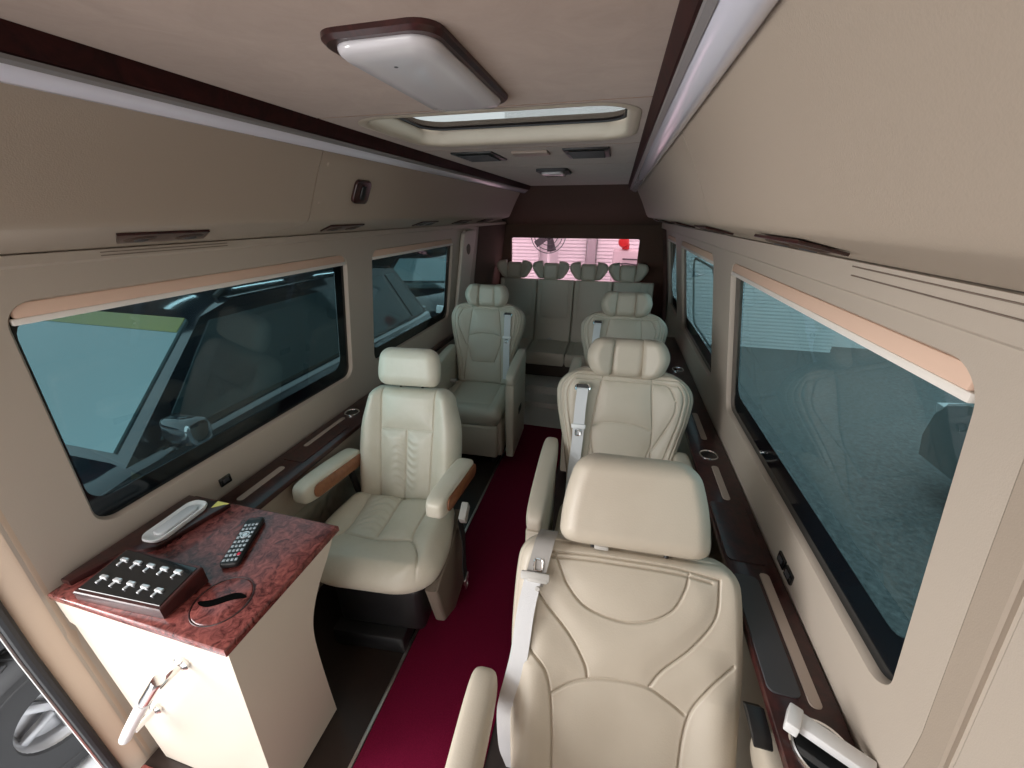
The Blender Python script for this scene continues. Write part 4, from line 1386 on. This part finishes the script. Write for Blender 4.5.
mb = MB()
mb.prism([(a * 0.93, b * 0.88) for a, b in bx], lambda p, q, s_: boxtop(p, q, s_), -0.002, 0.0018, 0.0008, 1)
obj('glass_face', mb, GLBLACK, cbx)
for row, bb in ((0, -0.022), (1, 0.022)):
    for q in range(5):
        aa = -0.082 + q * 0.041 + row * 0.004
        mb = MB()
        mb.box(boxtop(aa, bb, 0.004), (0.020, 0.009, 0.007), 0.002)
        mb.box(boxtop(aa - 0.004, bb - 0.008, 0.003), (0.006, 0.016, 0.004), 0.0015)
        obj('switch', mb, BUTTON, cbx)
# remote control
rm = thing('remote_control', 'slim black remote control lying on the red burl desk top', 'remote control', (-0.910, 0.585, DZ + 0.0006), math.radians(24))
mb = MB().prism(rrect(-0.023, 0.023, -0.085, 0.085, 0.010, 5), lambda p, q, s_: (p, q, s_), 0.0, 0.017, 0.005, 3)
obj('body', mb, BLACK, rm)
mb = MB()
for j in range(9):
    for i in range(4):
        if j in (5, 6) and i in (1, 2):
            continue
        mb.box((-0.0145 + i * 0.0097, -0.072 + j * 0.0155, 0.0172), (0.0065, 0.0075, 0.003), 0.001)
obj('keypad', mb, mat('grey_keys', (0.42, 0.48, 0.52), 0.5), rm)
mb = MB().lathe([(0.0, 0.0), (0.006, 0.0), (0.0065, -0.002)], 16, c=(0, 0.013, 0.0195))
mb.lathe([(0.009, -0.002), (0.009, 0.001), (0.012, 0.001), (0.012, -0.002)], 20, c=(0, 0.013, 0.0185), closed=True)
obj('navigation_ring', mb, BUTTON, rm)
mb = MB().box((0.0145, -0.056, 0.0185), (0.007, 0.008, 0.004), 0.001)
obj('red_key', mb, RED, rm)
mb = MB().box((0, 0.076, 0.0172), (0.03, 0.006, 0.002), 0.0005)
obj('maker_plate', mb, GREYP, rm)

# ------------------------------------------------------------------ outside
GZ = -0.75
struct(obj('ground', MB().box((-3.0, 5.0, GZ - 0.05), (30.0, 34.0, 0.1)), TILE, smooth=False))
struct(obj('ground_asphalt', MB().box((7.0, 4.0, GZ + 0.004), (12.4, 26.0, 0.012)), ASPH, smooth=False))
# dark hall to the left
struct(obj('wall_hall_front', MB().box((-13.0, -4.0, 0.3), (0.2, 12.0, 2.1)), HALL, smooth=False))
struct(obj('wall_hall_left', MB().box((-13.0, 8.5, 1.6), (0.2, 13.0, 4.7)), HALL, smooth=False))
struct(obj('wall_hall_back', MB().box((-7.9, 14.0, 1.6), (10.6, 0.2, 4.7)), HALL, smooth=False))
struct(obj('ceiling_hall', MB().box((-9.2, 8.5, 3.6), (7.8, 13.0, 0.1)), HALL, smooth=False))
for q, (x, y) in enumerate(((-6.5, 3.6), (-6.5, 6.0), (-6.5, 8.6), (-8.6, 3.4), (-8.6, 5.8), (-8.6, 8.4))):
    t = tag(obj('tube_lamp', MB().box((x, y, 3.49), (0.08, 1.4, 0.12), 0.02), TUBE), 'long white tube lamp under the dark hall ceiling outside the left windows', 'lamp', 'tube lamps in the hall')


def wheel(parent, x, y, r, wd, sgn, q_=1.0):
    M3 = Matrix.Rotation(sgn * PI / 2, 3, 'Y')
    mb = MB().lathe([(r * 0.60 * q_, wd * 0.30), (r * 0.66 * q_, wd * 0.46), (r * 0.74, wd * 0.49), (r * 0.75, wd * 0.51), (r * 0.78, wd * 0.51), (r * 0.79, wd * 0.495), (r * 0.87, wd * 0.495), (r * 0.88, wd * 0.515), (r * 0.91, wd * 0.50), (r * 0.96, wd * 0.42), (r, wd * 0.30), (r, -wd * 0.30), (r * 0.96, -wd * 0.42), (r * 0.66 * q_, -wd * 0.46), (r * 0.60 * q_, -wd * 0.3)], 48, M=M3, closed=True)
    # tread blocks
    for q in range(44):
        a = 2 * PI * q / 44
        for s_ in (-1, 1):
            p = M3 @ Vector((r * math.cos(a + 0.03 * s_), r * math.sin(a + 0.03 * s_), s_ * wd * 0.17))
            rot = M3 @ Matrix.Rotation(a, 3, 'Z') @ Matrix.Rotation(0.35 * s_, 3, 'X')
            mb.box(p, (0.018, 0.028, wd * 0.28), 0.003, 1, M=rot)
    o = obj('wheel', mb, TYRE, parent, angle=30)
    o.location = (x, y, r)
    mb = MB().lathe([(0, wd * 0.20), (r * 0.10 * q_, wd * 0.22), (r * 0.13 * q_, wd * 0.16), (r * 0.16 * q_, wd * 0.10), (r * 0.52 * q_, wd * 0.12), (r * 0.60 * q_, wd * 0.36), (r * 0.64 * q_, wd * 0.40), (r * 0.66 * q_, wd * 0.36), (r * 0.60 * q_, -wd * 0.1), (0, -wd * 0.1)], 40, M=M3)
    for q in range(5):
        a = 2 * PI * q / 5
        p = M3 @ Vector((r * 0.34 * q_ * math.cos(a), r * 0.34 * q_ * math.sin(a), wd * 0.22))
        mb.box(p, (r * 0.5 * q_, r * 0.16 * q_, wd * 0.14), 0.012, 2, M=M3 @ Matrix.Rotation(a, 3, 'Z'))
    obj('rim', mb, RIM, o, angle=40)
    return o


def car(name, label, loc, rz, L, W, H, hood, belt, paint, suv=False, strip=False):
    """a parked car; its nose points to -y and its near side is at x=0, the far side at x=-W (local)."""
    root = thing(name, label, 'car', loc, rz)
    wb0, wb1 = (0.72 if suv else 0.92), L - 0.95
    roof_f, roof_r = 2.05 if suv else 2.0, L - (0.45 if suv else 1.35)
    base_f, base_r = 1.28, L - (0.10 if suv else 0.55)
    low = [(0.06, 0.32), (0.0, 0.50), (0.02, 0.72), (0.10, hood - 0.10), (0.30, hood), (0.8, hood + 0.06), (base_f, belt), (2.2, belt + 0.02), (base_r, belt + 0.03), (L - 0.02, belt - 0.12), (L, 0.6), (L - 0.05, 0.32)]
    wr = 0.36 if suv else 0.32
    for yw in (wb1, wb0):
        a_ = math.asin(max(-1, (0.32 - wr) / (wr + 0.07)))
        low += [(yw + (wr + 0.07) * math.cos(q), wr + (wr + 0.07) * math.sin(q)) for q in np.linspace(a_, PI - a_, 15)]
    mb = MB()
    rings = []
    for x, ins, zz in ((-0.0, 0.10, 0.97), (-0.03, 0.03, 0.99), (-0.16, 0.0, 1.0), (-W + 0.16, 0.0, 1.0), (-W + 0.03, 0.03, 0.99), (-W, 0.10, 0.97)):
        rings.append([(x, L / 2 + (y - L / 2) * (1 - ins / L), 0.32 + (z - 0.32) * zz) for y, z in low])
    mb.loft(rings)
    gh_ = [(base_f, belt - 0.03), (roof_f, H - 0.06), (roof_f + 0.25, H), (roof_r - 0.4, H), (roof_r, H - 0.05), (base_r, belt - 0.01)]
    rings = []
    for x, tw in ((-0.03, 0.0), (-0.05, 0.0)):
        pass
    A = []
    for side in (0, 1):
        ring = []
        for y, z in gh_:
            lean = 0.05 + 0.22 * (z - belt) / (H - belt)
            x = -lean if side == 0 else -W + lean
            ring.append((x, y, z))
        A.append(ring)
    mid0 = [(p[0] - 0.10, p[1], p[2] + (0.03 if p[2] > H - 0.055 else 0)) for p in A[0]]
    mid1 = [(p[0] + 0.10, p[1], p[2] + (0.03 if p[2] > H - 0.055 else 0)) for p in A[1]]
    mb.loft([A[0], mid0, mid1, A[1]])
    obj('body', mb, paint, root, angle=40)
    # windscreen
    (y0_, z0_), (y1_, z1_) = gh_[0], gh_[1]

    def slab(pts, nrm, th, m, nm):
        N_ = Vector(nrm).normalized() * th
        P = [Vector(p) + N_ for p in pts]
        Q = [Vector(p) - N_ * 0.5 for p in pts]
        k_ = len(pts)
        return obj(nm, MB().add(P + Q, [list(range(k_)), list(range(2 * k_ - 1, k_ - 1, -1))] + [[i, (i + 1) % k_, k_ + (i + 1) % k_, k_ + i] for i in range(k_)]), m, root, smooth=False)
    f = lambda t_: (y0_ + (y1_ - y0_) * t_, z0_ + (z1_ - z0_) * t_)
    ya, za = f(0.10)
    yb, zb = f(0.97)
    nr = (0, -(z1_ - z0_), (y1_ - y0_))
    slab([(-0.17, ya, za), (-W + 0.17, ya, za), (-W + 0.33, yb, zb), (-0.33, yb, zb)], nr, 0.012, CARWS, 'windscreen')
    if strip:  # reflection along the windscreen top, painted as an olive band
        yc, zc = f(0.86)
        slab([(-0.315, yc, zc), (-W + 0.315, yc, zc), (-W + 0.33, yb, zb), (-0.33, yb, zb)], nr, 0.016, OLIVE, 'painted_reflection')
    # side windows on the near side
    def sx(z):
        return -(0.05 + 0.22 * (z - belt) / (H - belt))
    def sw(pts):
        return slab([(sx(z), y, z) for y, z in pts], (1, 0, 0.25), 0.010, CARGL, 'side_window')
    bz, tz = belt + 0.04, H - 0.09
    midy = (roof_f + roof_r) / 2 + 0.1
    sw([(base_f + 0.22, bz), (midy - 0.04, bz), (midy - 0.04, tz), (roof_f + 0.04, tz)])
    sw([(midy + 0.04, bz), (roof_r - 0.35 + (0.25 if suv else 0.3), bz), (roof_r - 0.3, tz), (midy + 0.04, tz)])
    if suv:
        sw([(roof_r - 0.02, bz), (base_r - 0.1, bz), (roof_r - 0.05, tz), (roof_r - 0.22, tz)])
    for yw in (wb0, wb1):
        wheel(root, -0.07, yw, 0.345 if suv else 0.32, 0.24, 1, 0.70 if suv else 1.0)
        wheel(root, -W + 0.10, yw, 0.36 if suv else 0.32, 0.24, -1)
    # mirror, lights, grille, door handle lines
    mb = MB().box((0.10, base_f + 0.26, belt + 0.11), (0.24, 0.13, 0.16), 0.05, 3)
    mb.box((-0.02, base_f + 0.28, belt + 0.03), (0.10, 0.05, 0.05), 0.01)
    obj('mirror', mb, paint, root)
    for xx in (-0.22, -W + 0.22):
        mb = MB().prism([(-0.17, -0.05), (0.15, -0.08), (0.19, 0.05), (-0.15, 0.08)], lambda p, q, t_: (xx + p, t_, hood - 0.20 + q), -0.01, 0.22, 0.01)
        obj('headlight', mb, WHITE, root)
    mb = MB()
    for q in range(4):
        mb.box((-W / 2, 0.015, 0.62 + q * 0.055), (0.7, 0.04, 0.022), 0.006)
    obj('grille', mb, CHROME, root)
    for yy in (midy - 0.22, midy + 0.75):
        obj('door_handle', MB().box((0.012, yy, belt - 0.10), (0.03, 0.16, 0.03), 0.01), paint, root)
    if suv:
        obj('roof_rail', MB().tube([(-0.34, roof_f + 0.2, H + 0.02), (-0.34, roof_f + 0.3, H + 0.075), (-0.34, roof_r - 0.4, H + 0.075), (-0.34, roof_r - 0.3, H + 0.02)], 0.018, 8), BLACK, root)
    return root


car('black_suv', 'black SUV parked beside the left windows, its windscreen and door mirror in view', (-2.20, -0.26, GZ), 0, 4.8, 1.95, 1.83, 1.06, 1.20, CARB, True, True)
car('silver_sedan', 'silver sedan roof showing beyond the black SUV outside the near left window', (-5.2, 1.4, GZ), math.radians(-4), 4.6, 1.8, 1.45, 0.80, 0.94, CARS)
car('black_sedan', 'black car with a bright headlight seen through the second left window', (-2.75, 6.6, GZ), math.radians(14), 4.7, 1.85, 1.5, 0.92, 1.02, CARB)
car('dark_hatchback', 'dark car with reflecting roof at the far side of the hall', (-7.0, 7.0, GZ), math.radians(8), 4.4, 1.8, 1.5, 0.85, 1.0, CARB)
car('pale_van', 'long pale grey van parked beyond the tinted windows on the right', (2.9, 3.95, GZ), math.radians(180), 6.2, 1.85, 1.75, 0.95, 1.10, CARG)

# shop front seen through the pink rear window
shutter_parts = MB()
prof_s = []
for q in range(60):
    z = GZ + q * 0.065
    prof_s += [(8.0, z), (7.965, z + 0.012), (7.965, z + 0.05), (8.0, z + 0.062)]
mb = MB()
for xa, xb in ((-2.3, -1.5), (-1.1, -0.57), (-0.35, 4.0)):
    P = [(x, y, z) for x in (xa, xb) for y, z in prof_s]
    n = len(prof_s)
    mb = MB().add(P, [[i, i + 1, n + i + 1, n + i] for i in range(n - 1)])
    mb.box(((xa + xb) / 2, 8.05, 1.2), (xb - xa, 0.08, 3.9))
    tag(obj('roller_shutter', mb, SHUT, smooth=False), 'white roller shutter behind the van, %s' % {-2.3: 'leftmost panel beside the standing fan', -1.1: 'middle panel between fan and post', -0.35: 'right panel behind the red machine'}[xa], 'shutter', 'roller shutters behind the rear window')
struct(obj('wall_street', MB().box((2.3, 8.5, 1.5), (9.2, 0.2, 4.5)), SHUT, smooth=False))
t = thing('pedestal_fan', 'dark standing fan in front of the shutter outside the rear window', 'fan', (-1.235, 7.6, GZ))
mb = MB().tube([(0, 0, 0.05), (0, 0, 1.7)], 0.03, 10)
mb.lathe([(0, 0.0), (0.22, 0.0), (0.2, 0.05), (0.04, 0.08)], 24)
obj('pole', mb, WHITE, t)
mb = MB().lathe([(0.0, -0.10), (0.08, -0.09), (0.10, 0.0), (0.06, 0.10), (0, 0.12)], 20, c=(0, 0, 2.0), M=Matrix.Rotation(PI / 2, 3, 'X'))
for rr in (0.10, 0.18, 0.26, 0.32):
    mb.tube([(rr * math.cos(a), -0.10, 2.0 + rr * math.sin(a)) for a in np.linspace(0, 2 * PI, 33)[:-1]], 0.008, 6, closed=True)
for q in range(5):
    a = 2 * PI * q / 5
    mb.box((0.16 * math.cos(a), -0.05, 2.0 + 0.16 * math.sin(a)), (0.28, 0.015, 0.13), 0.004, M=Matrix.Rotation(-a, 3, 'Y') @ Matrix.Rotation(0.3, 3, 'X'))
mb.tube([(0, 0.02, 1.68), (0, 0.02, 1.95)], 0.035, 10)
obj('fan_head', mb, FANM, t)
mb = MB().box((-0.46, 7.86, 1.0), (0.16, 0.16, 3.5), 0.01)
tag(obj('post', mb, mat('grey_post', (0.35, 0.33, 0.34), 0.5)), 'narrow grey post between the white shutters outside', 'post')
t = thing('red_machine', 'red and silver machine outside at the right of the rear window', 'machine', (0.17, 7.3, GZ))
mb = MB().box((0, 0, 0.9), (0.44, 0.35, 1.8), 0.05, 3)
obj('casing', mb, mat('pale_enamel', (0.6, 0.55, 0.55), 0.4), t)
mb = MB()
for q in range(6):
    mb.tube([(-0.2 + 0.03 * q, -0.20, 1.25 + 0.08 * q), (0.0, -0.22, 1.30 + 0.07 * q), (0.2, -0.20, 1.22 + 0.085 * q)], 0.012, 8)
obj('hoses', mb, FANM, t)
mb = MB().lathe([(0, 0.05), (0.07, 0.04), (0.09, 0.0), (0.09, -0.06)], 28, c=(-0.06, -0.2, 1.92), M=Matrix.Rotation(PI / 2, 3, 'X'))
mb.box((-0.02, -0.1, 1.85), (0.12, 0.2, 0.10), 0.02)
obj('red_drum', mb, REDCAR, t)
